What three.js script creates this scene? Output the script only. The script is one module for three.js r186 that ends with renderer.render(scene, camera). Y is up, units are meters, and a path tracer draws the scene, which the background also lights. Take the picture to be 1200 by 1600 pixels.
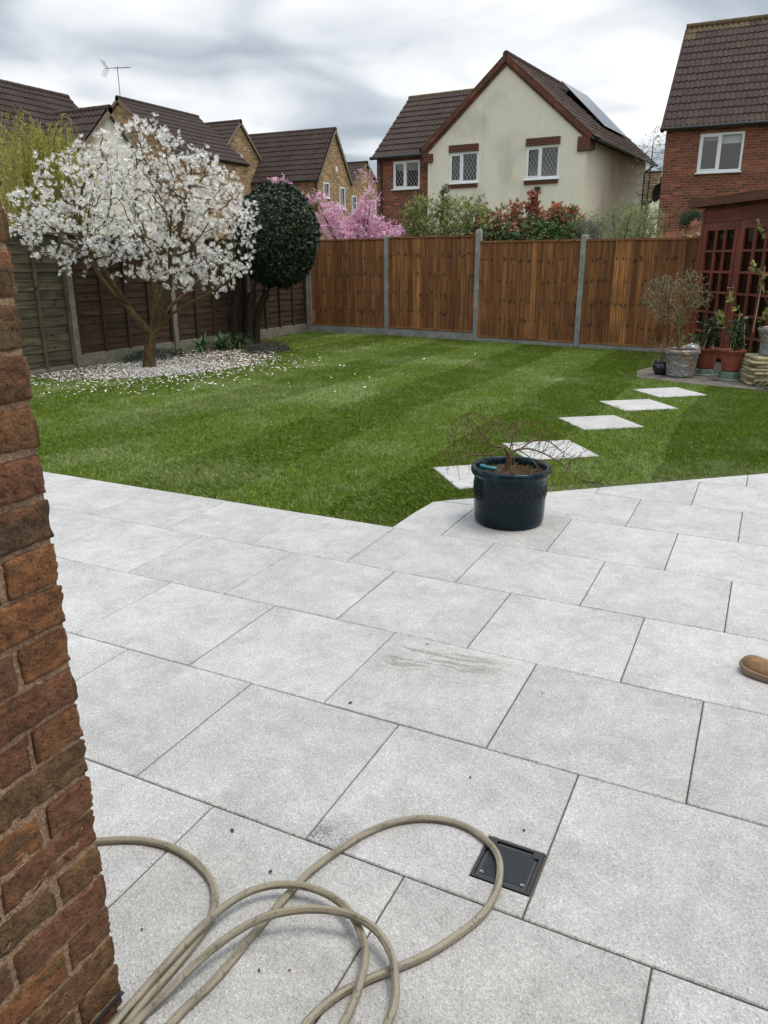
import * as THREE from 'three';
import { mergeGeometries, mergeVertices, toCreasedNormals } from 'three/addons/utils/BufferGeometryUtils.js';
import { RoundedBoxGeometry } from 'three/addons/geometries/RoundedBoxGeometry.js';

// ------------------------------------------------------------------ camera, sky, sun, exposure
// x runs along the slab courses, z towards the house, y up; metres.
const scene = new THREE.Scene();
const camera = new THREE.PerspectiveCamera(67.58, 0.75, 0.05, 400);
camera.rotation.order = 'YXZ';
camera.position.set(0, 1.49, 0);
camera.rotation.set(-0.31855, 0.45847, -0.0038);

const renderer = new THREE.WebGLRenderer({ antialias: true });
renderer.setSize(768, 1024);
renderer.toneMapping = THREE.LinearToneMapping;
renderer.toneMappingExposure = 1.58;
renderer.shadowMap.enabled = true;

const sun = new THREE.DirectionalLight(0xfff6ea, 1.0);
sun.position.set(1.5, 16, -11);
sun.target.position.set(-3, 0, -8);
sun.castShadow = true;
sun.shadow.radius = 40;
sun.shadow.mapSize.set(2048, 2048);
Object.assign(sun.shadow.camera, { left: -30, right: 30, top: 30, bottom: -30, near: 0.5, far: 90 });
scene.add(sun, sun.target);

// ------------------------------------------------------------------ random numbers and noise
function mulberry(a) { return () => { a = (a + 0x6d2b79f5) | 0; let t = Math.imul(a ^ (a >>> 15), 1 | a); t = (t + Math.imul(t ^ (t >>> 7), 61 | t)) ^ t; return ((t ^ (t >>> 14)) >>> 0) / 4294967296; }; }
let rnd = mulberry(7);
const rr = (a, b) => a + (b - a) * rnd();
const clamp = (x, a = 0, b = 1) => Math.min(b, Math.max(a, x));
const mix = (a, b, t) => a + (b - a) * t;
const smooth = (a, b, x) => { const t = clamp((x - a) / (b - a)); return t * t * (3 - 2 * t); };
function hash2(x, y, s) { let h = Math.imul(x, 374761393) ^ Math.imul(y, 668265263) ^ Math.imul(s, 1274126177); h = Math.imul(h ^ (h >>> 13), 1274126177); return ((h ^ (h >>> 16)) >>> 0) / 4294967296; }
function vnoise(x, y, s = 0, px = 0, py = 0) {           // value noise, periodic when px, py are given
  const x0 = Math.floor(x), y0 = Math.floor(y), fx = x - x0, fy = y - y0;
  const w = (k, p) => (p ? ((k % p) + p) % p : k), u = fx * fx * (3 - 2 * fx), v = fy * fy * (3 - 2 * fy);
  const a = hash2(w(x0, px), w(y0, py), s), b = hash2(w(x0 + 1, px), w(y0, py), s), c = hash2(w(x0, px), w(y0 + 1, py), s), d = hash2(w(x0 + 1, px), w(y0 + 1, py), s);
  return mix(mix(a, b, u), mix(c, d, u), v);
}
function fbm(x, y, s, oct = 4, px = 0, py = 0) { let a = 0, k = 0.5, t = 0; for (let i = 0; i < oct; i++) { a += k * vnoise(x, y, s + i * 17, px, py); t += k; x *= 2; y *= 2; px *= 2; py *= 2; k *= 0.5; } return a / t; }
function noise3(x, y, z, s = 0) { const z0 = Math.floor(z), f = z - z0, u = f * f * (3 - 2 * f); return mix(vnoise(x, y, s + z0 * 57), vnoise(x, y, s + (z0 + 1) * 57), u); }

// ------------------------------------------------------------------ sky: one overcast layer, broken into brighter and greyer banks
{
  const W = 2560, Hh = 1280, data = new Float32Array(W * Hh * 4);
  for (let j = 0; j < Hh; j++) for (let i = 0; i < W; i++) {
    const el = ((j + 0.5) / Hh - 0.5) * Math.PI, az = ((i + 0.5) / W - 0.5) * 2 * Math.PI, o = (j * W + i) * 4;
    if (el < -0.02) { data[o] = data[o + 1] = data[o + 2] = 0.3; data[o + 3] = 1; continue; }
    const e = Math.max(el, 0.0), k = 1 / (Math.sin(e) + 0.13);             // flat layer seen from below
    const x = Math.cos(az) * Math.cos(e) * k, z = Math.sin(az) * Math.cos(e) * k;
    let n = 0, a = 0.5, t = 0, px = x * 1.1347 + 87.648, pz = z * 1.1347 + 73.565;
    const wx = fbm(px * 1.3 + 5, pz * 1.3, 91, 3) - 0.5, wz = fbm(px * 1.3 + 50, pz * 1.3, 92, 3) - 0.5;
    px += wx * 0.8; pz += wz * 0.8;
    for (let q = 0; q < 6; q++) { n += a * vnoise(px, pz, 300 + q); t += a; a *= 0.44; px = px * 2.05 + 3.1; pz = pz * 2.05 + 1.7; }
    n = n / t + 0.1 * (1 - smooth(0.03, 0.2, el)) - 0.035;
    const c = smooth(0.36, 0.66, n), L = mix(0.33, 0.69, c) * mix(1, 2.0, smooth(0.2, 1.2, el));
    data[o] = L * mix(0.86, 1.0, c); data[o + 1] = L * mix(0.985, 1.0, c); data[o + 2] = L * mix(1.12, 1.0, c); data[o + 3] = 1;
  }
  const sky = new THREE.DataTexture(data, W, Hh, THREE.RGBAFormat, THREE.FloatType);
  sky.mapping = THREE.EquirectangularReflectionMapping;
  sky.magFilter = sky.minFilter = THREE.LinearFilter;
  sky.needsUpdate = true;
  scene.background = sky; scene.environment = sky;
}

// ------------------------------------------------------------------ helpers: naming, meshes, geometry
const used = new Map();
function numbered(name) { const n = used.get(name) || 0; used.set(name, n + 1); return n ? `${name}_${String(n).padStart(3, '0')}` : name; }
function tag(o, label, category, group, kind) {
  if (label) o.userData.label = label;
  if (category) o.userData.category = category;
  if (group) o.userData.group = group;
  if (kind) o.userData.kind = kind;
  return o;
}
function thing(name, label, category, pos = [0, 0, 0], turn = 0, group) {
  const o = new THREE.Group(); o.name = numbered(name); o.position.set(...pos); o.rotation.y = turn; scene.add(o);
  return tag(o, label, category, group);
}
function mesh(name, geo, mat, parent) {
  const m = new THREE.Mesh(Array.isArray(geo) ? merge(geo) : geo, mat);
  m.castShadow = m.receiveShadow = true;
  m.name = parent ? name : numbered(name);
  if (parent) { const n = parent.children.filter((c) => c.name === name || c.name.startsWith(name + '_0')).length; if (n) m.name = `${name}_${String(n).padStart(3, '0')}`; }
  (parent || scene).add(m); return m;
}
const counters = new WeakMap();
function piece(name, geo, mat, parent) {                               // as mesh(), for long runs of alike pieces
  const m = new THREE.Mesh(geo, mat); m.castShadow = m.receiveShadow = true;
  let c = counters.get(parent); if (!c) counters.set(parent, (c = {}));
  const n = (c[name] = (c[name] ?? -1) + 1); m.name = n ? `${name}_${String(n).padStart(3, '0')}` : name;
  parent.add(m); return m;
}
function struct(name, geo, mat, label) { const m = mesh(name, geo, mat); m.userData.kind = 'structure'; if (label) m.userData.label = label; return m; }
function merge(list) {
  const l = list.map((g) => { const h = g.index ? g.toNonIndexed() : g; for (const k of Object.keys(h.attributes)) if (!['position', 'normal', 'uv'].includes(k)) h.deleteAttribute(k); if (!h.attributes.uv) h.setAttribute('uv', new THREE.BufferAttribute(new Float32Array(h.attributes.position.count * 2), 2)); if (!h.attributes.normal) h.computeVertexNormals(); return h; });
  return mergeGeometries(l);
}
function boxUV(g, sx = 1, ox = 0, oy = 0) {                            // uv in metres from the dominant axis of each face
  const p = g.attributes.position, n = g.attributes.normal, uv = new Float32Array(p.count * 2);
  for (let i = 0; i < p.count; i++) {
    const ax = Math.abs(n.getX(i)), ay = Math.abs(n.getY(i)), az = Math.abs(n.getZ(i));
    let a, b; if (ay >= ax && ay >= az) { a = p.getX(i); b = p.getZ(i); } else if (ax >= az) { a = p.getZ(i); b = p.getY(i); } else { a = p.getX(i); b = p.getY(i); }
    uv[2 * i] = a * sx + ox; uv[2 * i + 1] = b * sx + oy;
  }
  g.setAttribute('uv', new THREE.BufferAttribute(uv, 2)); return g;
}
function box(w, h, d, x = 0, y = 0, z = 0, rx = 0, ry = 0, rz = 0) {   // centred box with metre uvs
  let g = boxUV(new THREE.BoxGeometry(w, h, d).toNonIndexed());
  if (rx || ry || rz) g.applyMatrix4(new THREE.Matrix4().makeRotationFromEuler(new THREE.Euler(rx, ry, rz)));
  return g.translate(x, y, z);
}
function rbox(w, h, d, r, x = 0, y = 0, z = 0) { const g = new RoundedBoxGeometry(w, h, d, 1, r); return boxUV(g.index ? g.toNonIndexed() : g).translate(x, y, z); }
function tube(points, radius, seg = 8, radial = 8, closed = false) {
  const c = new THREE.CatmullRomCurve3(points.map((p) => (p.isVector3 ? p : new THREE.Vector3(...p))), closed, 'centripetal');
  return new THREE.TubeGeometry(c, seg, radius, radial, closed);
}
function rod(a, b, r0, r1 = r0, n = 6) {
  const A = new THREE.Vector3(...a), B = new THREE.Vector3(...b), d = B.clone().sub(A), g = new THREE.CylinderGeometry(r1, r0, d.length(), n, 1);
  g.applyQuaternion(new THREE.Quaternion().setFromUnitVectors(new THREE.Vector3(0, 1, 0), d.clone().normalize()));
  return g.translate((A.x + B.x) / 2, (A.y + B.y) / 2, (A.z + B.z) / 2);
}
function tex(w, h, fn, repeat, colour = true) {                        // fn(u, v) gives linear-looking sRGB 0..1 triples or one height
  const d = new Uint8Array(w * h * 4), out = [0, 0, 0];
  for (let j = 0; j < h; j++) for (let i = 0; i < w; i++) {
    const o = (j * w + i) * 4, v = fn((i + 0.5) / w, (j + 0.5) / h, out);
    if (typeof v === 'number') d[o] = d[o + 1] = d[o + 2] = clamp(v) * 255; else { d[o] = clamp(out[0]) * 255; d[o + 1] = clamp(out[1]) * 255; d[o + 2] = clamp(out[2]) * 255; }
    d[o + 3] = 255;
  }
  const t = new THREE.DataTexture(d, w, h, THREE.RGBAFormat);
  t.wrapS = t.wrapT = THREE.RepeatWrapping; t.magFilter = THREE.LinearFilter; t.minFilter = THREE.LinearMipmapLinearFilter; t.generateMipmaps = true;
  if (repeat) t.repeat.set(...repeat);
  if (colour) t.colorSpace = THREE.SRGBColorSpace;
  t.needsUpdate = true; return t;
}
const bumpTex = (w, h, fn, repeat) => tex(w, h, fn, repeat, false);
const std = (o) => new THREE.MeshStandardMaterial({ roughness: 0.9, ...o });
const lin = (r, g, b) => new THREE.Color().setRGB(r, g, b);
const leafMat = (o) => new THREE.MeshPhysicalMaterial({ roughness: 0.75, side: THREE.DoubleSide, transmission: 0.35, thickness: 0, ...o });
const set3 = (o, a, b, c) => { o[0] = a; o[1] = b; o[2] = c; };

function instanced(name, geo, mat, list, parent, colour) {             // list of [pos, quat, scale, colour?]
  const m = new THREE.InstancedMesh(geo, mat, list.length), M = new THREE.Matrix4(), S = new THREE.Vector3();
  list.forEach(([p, q, s, c], i) => { if (s.isVector3) S.copy(s); else S.set(s, s, s); m.setMatrixAt(i, M.compose(p, q, S)); if (colour) m.setColorAt(i, c); });
  m.castShadow = m.receiveShadow = true; m.name = parent ? name : numbered(name); m.userData.kind = 'stuff'; (parent || scene).add(m); return m;
}
const V = (x, y, z) => new THREE.Vector3(x, y, z);
const UP = V(0, 1, 0);
const RIGHT = V(0.8967, 0, -0.4426), AWAY = V(-0.4426, 0, -0.8967);     // across and along the view
const local = (base, s, y, d = 0) => V(base[0], 0, base[1]).addScaledVector(RIGHT, s).addScaledVector(AWAY, d).setY(y);
function randQuat() { const e = new THREE.Euler(rr(0, 6.283), rr(0, 6.283), rr(0, 6.283)); return new THREE.Quaternion().setFromEuler(e); }
function randDir() { const z = rr(-1, 1), a = rr(0, 6.283), r = Math.sqrt(1 - z * z); return V(r * Math.cos(a), z, r * Math.sin(a)); }
function facing(dir, spin = rr(0, 6.283)) { return new THREE.Quaternion().setFromUnitVectors(UP, dir.clone().normalize()).multiply(new THREE.Quaternion().setFromAxisAngle(UP, spin)); }
function inPoly(x, z, P) { let c = false; for (let i = 0, j = P.length - 1; i < P.length; j = i++) { const [a, b] = P[i], [e, f] = P[j]; if (b > z !== f > z && x < ((e - a) * (z - b)) / (f - b) + a) c = !c; } return c; }

// branching by space colonisation: limbs are polylines of Vector3, attractors are where twigs should go
function colonize(limbs, attract, { step = 0.08, kill = 0.12, infl = 0.9, iter = 90, jit = 0.25, droop = 0 }) {
  const nodes = [];
  limbs.forEach((pl, li) => {
    let par = -1;
    if (li > 0) { let best = 1e9; nodes.forEach((n, i) => { const d = n.p.distanceToSquared(pl[0]); if (d < best) { best = d; par = i; } }); }
    const c = new THREE.CatmullRomCurve3(pl, false, 'centripetal'), k = Math.max(2, Math.ceil(c.getLength() / step));
    for (let i = li > 0 ? 1 : 0; i <= k; i++) { nodes.push({ p: c.getPointAt(i / k), par }); par = nodes.length - 1; }
  });
  const A = attract.map((p) => ({ p, n: -1, d: 1e9 }));
  let from = 0;
  for (let it = 0; it < iter && A.length; it++) {
    for (const a of A) for (let i = from; i < nodes.length; i++) { const d = a.p.distanceToSquared(nodes[i].p); if (d < a.d) { a.d = d; a.n = i; } }
    from = nodes.length;
    for (let i = A.length - 1; i >= 0; i--) if (A[i].d < kill * kill) A.splice(i, 1);
    const pull = new Map();
    for (const a of A) if (a.d < infl * infl) { const v = pull.get(a.n) || V(0, 0, 0); v.add(a.p.clone().sub(nodes[a.n].p).normalize()); pull.set(a.n, v); }
    if (!pull.size) break;
    for (const [n, v] of pull) { v.normalize().addScaledVector(randDir(), jit); v.y -= droop; v.normalize(); nodes.push({ p: nodes[n].p.clone().addScaledVector(v, step), par: n }); }
  }
  return nodes;
}
function thicken(nodes, tip, pow, max) {
  nodes.forEach((n) => { n.kids = []; n.s = 0; }); nodes.forEach((n, i) => { if (n.par >= 0) nodes[n.par].kids.push(i); });
  for (let i = nodes.length - 1; i >= 0; i--) { const n = nodes[i]; n.s = n.kids.length ? n.kids.reduce((a, k) => a + nodes[k].s, 0) : Math.pow(tip, pow); n.r = Math.min(max, Math.pow(n.s, 1 / pow)); }
  return nodes;
}
function branchGeometry(nodes, radial = (r) => (r > 0.02 ? 8 : r > 0.006 ? 5 : 3)) {
  const pos = [], nor = [], uv = [], idx = [], seen = new Set();
  const starts = nodes.map((n, i) => i).filter((i) => nodes[i].par < 0 || nodes[nodes[i].par].kids.reduce((a, k) => (nodes[k].r > nodes[a].r ? k : a), nodes[nodes[i].par].kids[0]) !== i);
  for (const s of starts) {
    const chain = []; if (nodes[s].par >= 0) chain.push({ p: nodes[nodes[s].par].p, r: nodes[s].r });
    for (let i = s; i !== undefined;) { chain.push(nodes[i]); const k = nodes[i].kids; i = k.length ? k.reduce((a, b) => (nodes[b].r > nodes[a].r ? b : a)) : undefined; }
    if (chain.length < 2) continue;
    const m = radial(chain[0].r); let ref = Math.abs(chain[1].p.y - chain[0].p.y) > 0.9 * chain[1].p.distanceTo(chain[0].p) ? V(1, 0, 0) : V(0, 1, 0), along = 0;
    const base = pos.length / 3;
    chain.forEach((c, i) => {
      const t = chain[Math.min(i + 1, chain.length - 1)].p.clone().sub(chain[Math.max(i - 1, 0)].p).normalize();
      const bx = ref.clone().addScaledVector(t, -ref.dot(t)).normalize(), by = t.clone().cross(bx); ref = bx;
      if (i) along += c.p.distanceTo(chain[i - 1].p);
      const last = i === chain.length - 1 ? 0.4 : 1;
      for (let k = 0; k <= m; k++) { const a = (k / m) * 6.2832, n = bx.clone().multiplyScalar(Math.cos(a)).addScaledVector(by, Math.sin(a)); pos.push(c.p.x + n.x * c.r * last, c.p.y + n.y * c.r * last, c.p.z + n.z * c.r * last); nor.push(n.x, n.y, n.z); uv.push(k / m, along); }
      if (i) for (let k = 0; k < m; k++) { const a = base + (i - 1) * (m + 1) + k, b = a + m + 1; idx.push(a, a + 1, b, b, a + 1, b + 1); }
    });
  }
  const g = new THREE.BufferGeometry();
  g.setAttribute('position', new THREE.Float32BufferAttribute(pos, 3)); g.setAttribute('normal', new THREE.Float32BufferAttribute(nor, 3)); g.setAttribute('uv', new THREE.Float32BufferAttribute(uv, 2)); g.setIndex(idx);
  return g;
}
function blob(n, c, r, shell = 0.5, ok) { const out = []; let guard = 0; while (out.length < n && guard++ < n * 40) { const d = randDir(), k = rnd() < shell ? rr(0.82, 1) : Math.cbrt(rnd()); const p = V(c.x + d.x * r.x * k, c.y + d.y * r.y * k, c.z + d.z * r.z * k); if (!ok || ok(p)) out.push(p); } return out; }
// a leaf lying along +y from the origin, folded a little on its midrib
function leafGeo(l, w, fold = 0.25, bend = 0.15) {
  const P = [[0, 0, 0], [w * 0.5, l * 0.45, w * fold], [0, l * 0.5, l * bend * 0.4], [-w * 0.5, l * 0.45, w * fold], [0, l, l * bend - l * 0.02]];
  const g = new THREE.BufferGeometry(); g.setAttribute('position', new THREE.Float32BufferAttribute(P.flat(), 3)); g.setAttribute('uv', new THREE.Float32BufferAttribute(P.flatMap((p) => [p[0] / w + 0.5, p[1] / l]), 2));
  g.setIndex([0, 1, 2, 0, 2, 3, 1, 4, 2, 2, 4, 3]); g.computeVertexNormals(); return g;
}
function spray(n, l, w, spread, len, fold = 0.25) {                    // several leaves along a short twig
  const gs = []; for (let i = 0; i < n; i++) { const g = leafGeo(l * rr(0.7, 1.15), w * rr(0.8, 1.15), fold, rr(-0.1, 0.3)); g.rotateX(rr(spread * 0.4, spread)); g.rotateY(rr(0, 6.28)); g.translate(0, len * (i / n), 0); gs.push(g); }
  return merge(gs);
}
// ------------------------------------------------------------------ ground and lawn
const PATIO_EDGE = [[-1.832, -3.83], [-1.828, -4.11], [-1.805, -4.44], [-1.647, -4.644], [-1.221, -5.08], [-0.941, -5.322], [-0.53, -5.65], [0.02, -6.07], [1.3, -7.1], [2.9, -8.5]];
const BED = [[-9.12, -7.25], [-8.3, -7.2], [-7.5, -7.75], [-7.0, -8.6], [-6.9, -9.6], [-7.15, -10.5], [-7.75, -11.4], [-8.1, -12.4], [-8.9, -12.9], [-9.12, -12.9]];
const PAD = [[-1.5, -10.62], [-0.9, -10.36], [-0.3, -10.22], [0.3, -10.05], [2.2, -10.0], [2.2, -12], [-0.4, -12.6], [-1.2, -13.1], [-1.35, -12.2], [-1.6, -11.3]];
const grassNoise = (x, z) => fbm(x * 0.9 + 40, z * 0.9 + 40, 5, 3);
{
  const g = new THREE.PlaneGeometry(240, 240, 1, 1).rotateX(-Math.PI / 2); boxUV(g, 0.25);
  const earth = tex(256, 256, (u, v, o) => { const n = fbm(u * 12, v * 12, 3, 4, 12, 12); set3(o, 0.22 + 0.1 * n, 0.26 + 0.12 * n, 0.13 + 0.05 * n); });
  g.translate(0, -0.06, 0); struct('ground', g, std({ map: earth }));
}
{
  const s = new THREE.Shape([[-9.2, 15.1], [2.5, 13.6], [2.9, 8.6], ...PATIO_EDGE.slice().reverse().slice(1).map(([x, z]) => [x, -z]), [-9.2, 3.825]].map((p) => new THREE.Vector2(p[0], p[1])));
  const g = new THREE.ShapeGeometry(s).rotateX(-Math.PI / 2); g.translate(0, -0.026, 0); boxUV(g.toNonIndexed(), 1);
  const thatch = tex(512, 512, (u, v, o) => { const n = fbm(u * 40, v * 40, 9, 4, 40, 40), m = fbm(u * 6, v * 6, 4, 3, 6, 6); set3(o, 0.13 + 0.14 * n + 0.05 * m, 0.2 + 0.16 * n, 0.06 + 0.06 * n); });
  const gg = boxUV(g.toNonIndexed(), 0.8);
  struct('lawn', gg, std({ map: thatch, bumpMap: bumpTex(256, 256, (u, v) => fbm(u * 50, v * 50, 8, 3, 50, 50)), bumpScale: 0.01 }), 'striped mown lawn between the patio and the fences');
}

// ------------------------------------------------------------------ patio: square granite slabs in half bond, cut to the curve of the lawn
function slabMaps(seed, dirt, corner) {
  const grain = (u, v) => { const a = vnoise(u * 230, v * 230, seed, 230, 230), b = vnoise(u * 115, v * 115, seed + 3, 115, 115), c = hash2(Math.floor(u * 256), Math.floor(v * 256), seed); return a * 0.4 + b * 0.28 + c * 0.32; };
  const map = tex(512, 512, (u, v, o) => {
    const g = grain(u, v), p = fbm(u * 3 + seed, v * 3, seed + 20, 4), f = fbm(u * 14, v * 14 + seed, seed + 31, 3);
    let L = 0.73 + 0.2 * (g - 0.5) + 0.13 * (p - 0.5) + 0.08 * (f - 0.5);
    if (g > 0.7) L += 0.06; if (g < 0.28) L -= 0.045;
    let r = 1.0, gr = 0.994, b = 0.983;
    if (dirt) {                                                            // mud dragged across the slab in streaks
      const along = u, across = v + 0.09 * u + 0.1 * (fbm(u * 5, v * 5, 77, 3) - 0.5);
      const st = clamp(smooth(0.42, 0.7, fbm(along * 4, across * 34, 78, 5)) * smooth(0.06, 0.2, across) * (1 - smooth(0.34, 0.55, across)) * smooth(0.02, 0.2, u) * (1 - smooth(0.6, 0.95, u)) * 1.3 * (0.5 + hash2(Math.floor(u * 200), Math.floor(v * 200), 5)));
      L -= 0.13 * st; r = mix(1, 1.015, st); b = mix(b, 0.945, st);
    }
    if (corner) {                                                           // dark grime in one corner, pale bloom over the middle
      const d = Math.hypot(u, (1 - v) * 1.3) + 0.18 * (fbm(u * 9, v * 9, 79, 4) - 0.5), st = (1 - smooth(0.12, 0.3, d)) * smooth(0.3, 0.75, hash2(Math.floor(u * 230), Math.floor(v * 230), 6) * 0.5 + 0.5 * fbm(u * 26, v * 26, 80, 3)), bl = smooth(0.46, 0.66, fbm(u * 3, v * 3, 82, 3)) * 0.5;
      L -= 0.26 * st; L += 0.03 * bl; b = mix(b, 1.02, bl);
    }
    set3(o, L * r, L * gr, L * b);
  });
  const bump = bumpTex(512, 512, (u, v) => grain(u, v) * 0.8 + 0.2 * fbm(u * 40, v * 40, seed + 5, 2));
  return { map, bump };
}
const slabMats = [11, 23, 37].flatMap((s, i) => { const m = slabMaps(s); return [0.97, 1.0, 1.03].map((k, j) => std({ map: m.map, bumpMap: m.bump, bumpScale: 0.005, roughness: 0.72, color: lin(k * [1, 0.993, 1][i], k, k * [0.995, 1.0, 1.01][j]) })); });
const grimySlab = (() => { const m = slabMaps(63, false, true); return std({ map: m.map, bumpMap: m.bump, bumpScale: 0.005, roughness: 0.75 }); })();
const muddySlab = (() => { const m = slabMaps(51, true); return std({ map: m.map, bumpMap: m.bump, bumpScale: 0.005, roughness: 0.75 }); })();
function clipTo(poly, a, b) {                                          // keep the part to the right of a -> b
  const side = (p) => (b[0] - a[0]) * (p[1] - a[1]) - (b[1] - a[1]) * (p[0] - a[0]), out = [];
  poly.forEach((p, i) => { const q = poly[(i + 1) % poly.length], s = side(p), t = side(q); if (s >= 0) out.push(p); if (s * t < 0) { const k = s / (s - t); out.push([mix(p[0], q[0], k), mix(p[1], q[1], k)]); } });
  return out;
}
function slabGeometry(poly, cham, thick, cx, cz, flip) {                 // poly anticlockwise seen from below (x right, z down = clockwise on screen)
  const n = poly.length, inset = poly.map((p, i) => {
    const a = poly[(i + n - 1) % n], b = poly[(i + 1) % n], e1 = [p[0] - a[0], p[1] - a[1]], e2 = [b[0] - p[0], b[1] - p[1]], l1 = Math.hypot(...e1), l2 = Math.hypot(...e2);
    const n1 = [-e1[1] / l1, e1[0] / l1], n2 = [-e2[1] / l2, e2[0] / l2], k = cham / Math.max(0.3, 1 + n1[0] * n2[0] + n1[1] * n2[1]);
    return [p[0] + (n1[0] + n2[0]) * k, p[1] + (n1[1] + n2[1]) * k];
  });
  const pos = [], uv = [], put = (p, y) => { pos.push(p[0] - cx, y, p[1] - cz); let u = (p[0] - cx) / 0.6 + 0.5, v = (p[1] - cz) / 0.6 + 0.5; if (flip & 1) u = 1 - u; if (flip & 2) v = 1 - v; if (flip & 4) [u, v] = [v, u]; uv.push(u, v); };
  for (const t of THREE.ShapeUtils.triangulateShape(inset.map((p) => new THREE.Vector2(...p)), [])) { const [a, b, c] = t; for (const k of [a, c, b]) put(inset[k], 0); }
  for (let i = 0; i < n; i++) { const j = (i + 1) % n;
    for (const [p, y] of [[inset[i], 0], [poly[i], -cham], [poly[j], -cham], [inset[i], 0], [poly[j], -cham], [inset[j], 0]]) put(p, y);
    for (const [p, y] of [[poly[i], -cham], [poly[i], -thick], [poly[j], -thick], [poly[i], -cham], [poly[j], -thick], [poly[j], -cham]]) put(p, y); }
  const g = new THREE.BufferGeometry(); g.setAttribute('position', new THREE.Float32BufferAttribute(pos, 3)); g.setAttribute('uv', new THREE.Float32BufferAttribute(uv, 2)); g.computeVertexNormals();
  return g;
}
const DRAIN = { x0: -0.499, x1: -0.345, z0: -1.65, z1: -1.497 };
{
  const patio = new THREE.Group(); patio.name = 'patio'; tag(patio, 'patio of pale grey granite slabs in half bond', null, null, 'structure'); scene.add(patio);
  const Z0 = -6.3699 * 0.6, S = 1.0077 * 0.6, J = 0.0023;
  const shift = { 0: 0, 1: 0.472, 2: -0.054, 3: 0.4418, 4: -0.0725, 5: 0.43, 6: -0.09, '-1': 0.4847, '-2': 0, '-3': 0.51, '-4': 0.0, '-5': 0.5, '-6': 0, '-7': 0.5 };
  rnd = mulberry(99);
  for (let r = 6; r >= -7; r--) for (let k = -12; k <= 4; k++) {
    const x0 = (shift[r] + k * 1.0077) * 0.6, z0 = Z0 + r * 0.6;
    let P = [[x0 + J, z0 + J], [x0 + S - J, z0 + J], [x0 + S - J, z0 + 0.6 - J], [x0 + J, z0 + 0.6 - J]];
    const cx = x0 + S / 2, cz = z0 + 0.3;
    if (cx < -7.2 || cx > 2.6 || (r < 0 && cx < -2.2)) continue;
    if (z0 > -0.95 && cx < -1.25) continue;                                // under the house wall
    const pick = rnd(), flip = Math.floor(rnd() * 8);
    if (r < 0) for (let i = 0; i < PATIO_EDGE.length - 1 && P.length > 2; i++) P = clipTo(P, PATIO_EDGE[i], PATIO_EDGE[i + 1]);
    if (P.length < 3) continue;
    const area = Math.abs(P.reduce((a, p, i) => { const q = P[(i + 1) % P.length]; return a + p[0] * q[1] - q[0] * p[1]; }, 0)) / 2; if (area < 0.004) continue;
    P = P.filter((p, i) => { const q = P[(i + 1) % P.length]; return Math.hypot(p[0] - q[0], p[1] - q[1]) > 0.002; });
    if (DRAIN.x0 > x0 && DRAIN.x1 < x0 + S + 0.05 && DRAIN.z0 > z0 && DRAIN.z1 < z0 + 0.6) P = [P[0], P[1], [P[1][0], DRAIN.z0 - 0.002], [DRAIN.x0 - 0.002, DRAIN.z0 - 0.002], [DRAIN.x0 - 0.002, DRAIN.z1 + 0.002], [P[1][0], DRAIN.z1 + 0.002], P[2], P[3]];
    const muddy = Math.abs(cx + 0.86) < 0.3 && Math.abs(cz + 2.3) < 0.3, grimy = DRAIN.x0 > x0 && DRAIN.x1 < x0 + S + 0.05 && DRAIN.z0 > z0 && DRAIN.z1 < z0 + 0.6;
    const m = piece('slab', slabGeometry(P, 0.003, 0.04, cx, cz, muddy || grimy ? 0 : flip), muddy ? muddySlab : grimy ? grimySlab : slabMats[Math.floor(pick * slabMats.length)], patio);
    m.position.set(cx, rr(-0.0012, 0.0008), cz); m.rotation.set(rr(-0.001, 0.001), 0, rr(-0.001, 0.001));
  }
  const bed = new THREE.Shape([[-7.6, 3.822], [-1.84, 3.822], ...PATIO_EDGE.slice(1).map(([x, z]) => [x + 0.012, -z - 0.005]), [2.9, -0.6], [-7.6, -0.6]].map((p) => new THREE.Vector2(...p)));
  const bg = boxUV(new THREE.ShapeGeometry(bed).rotateX(-Math.PI / 2).toNonIndexed()); bg.translate(0, -0.008, 0);
  mesh('jointing_bed', bg, std({ color: lin(0.17, 0.15, 0.13), map: tex(128, 128, (u, v, o) => { const n = hash2(u * 128, v * 128, 4); set3(o, 0.7 + 0.3 * n, 0.7 + 0.3 * n, 0.68 + 0.3 * n); }, [20, 20]) }), patio);
}

// stepping slabs let into the lawn
const STEPS = [[-0.965, -9.525, 'paving slab in the lawn, the farthest of the five, nearest the potted plants'], [-1.165, -8.525, 'paving slab in the lawn, second from the potted plants'], [-1.345, -7.415, 'paving slab in the lawn, the middle one of the five'], [-1.495, -6.11, 'paving slab in the lawn behind the bare twigs of the potted maple'], [-1.72, -5.14, 'paving slab in the lawn, nearest the patio, partly hidden by the blue pot']];
STEPS.forEach(([x, z, label], i) => {
  const g = slabGeometry([[-0.3, -0.29], [0.3, -0.29], [0.3, 0.29], [-0.3, 0.29]], 0.0035, 0.045, 0, 0, i);
  const m = mesh('stepping_slab', g, slabMats[(i * 2 + 5) % 9]); m.position.set(x, 0.004, z); m.rotation.y = [0.7, 0.66, 0.66, 0.66, 0.7][i];
  tag(m, label, 'stepping stone', 'stepping slabs across the lawn');
});
const onStep = (x, z) => STEPS.some(([a, b]) => { const c = Math.cos(-0.67), s = Math.sin(-0.67), dx = x - a, dz = z - b, u = dx * c + dz * s, v = -dx * s + dz * c; return Math.abs(u) < 0.28 && Math.abs(v) < 0.268; });

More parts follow.
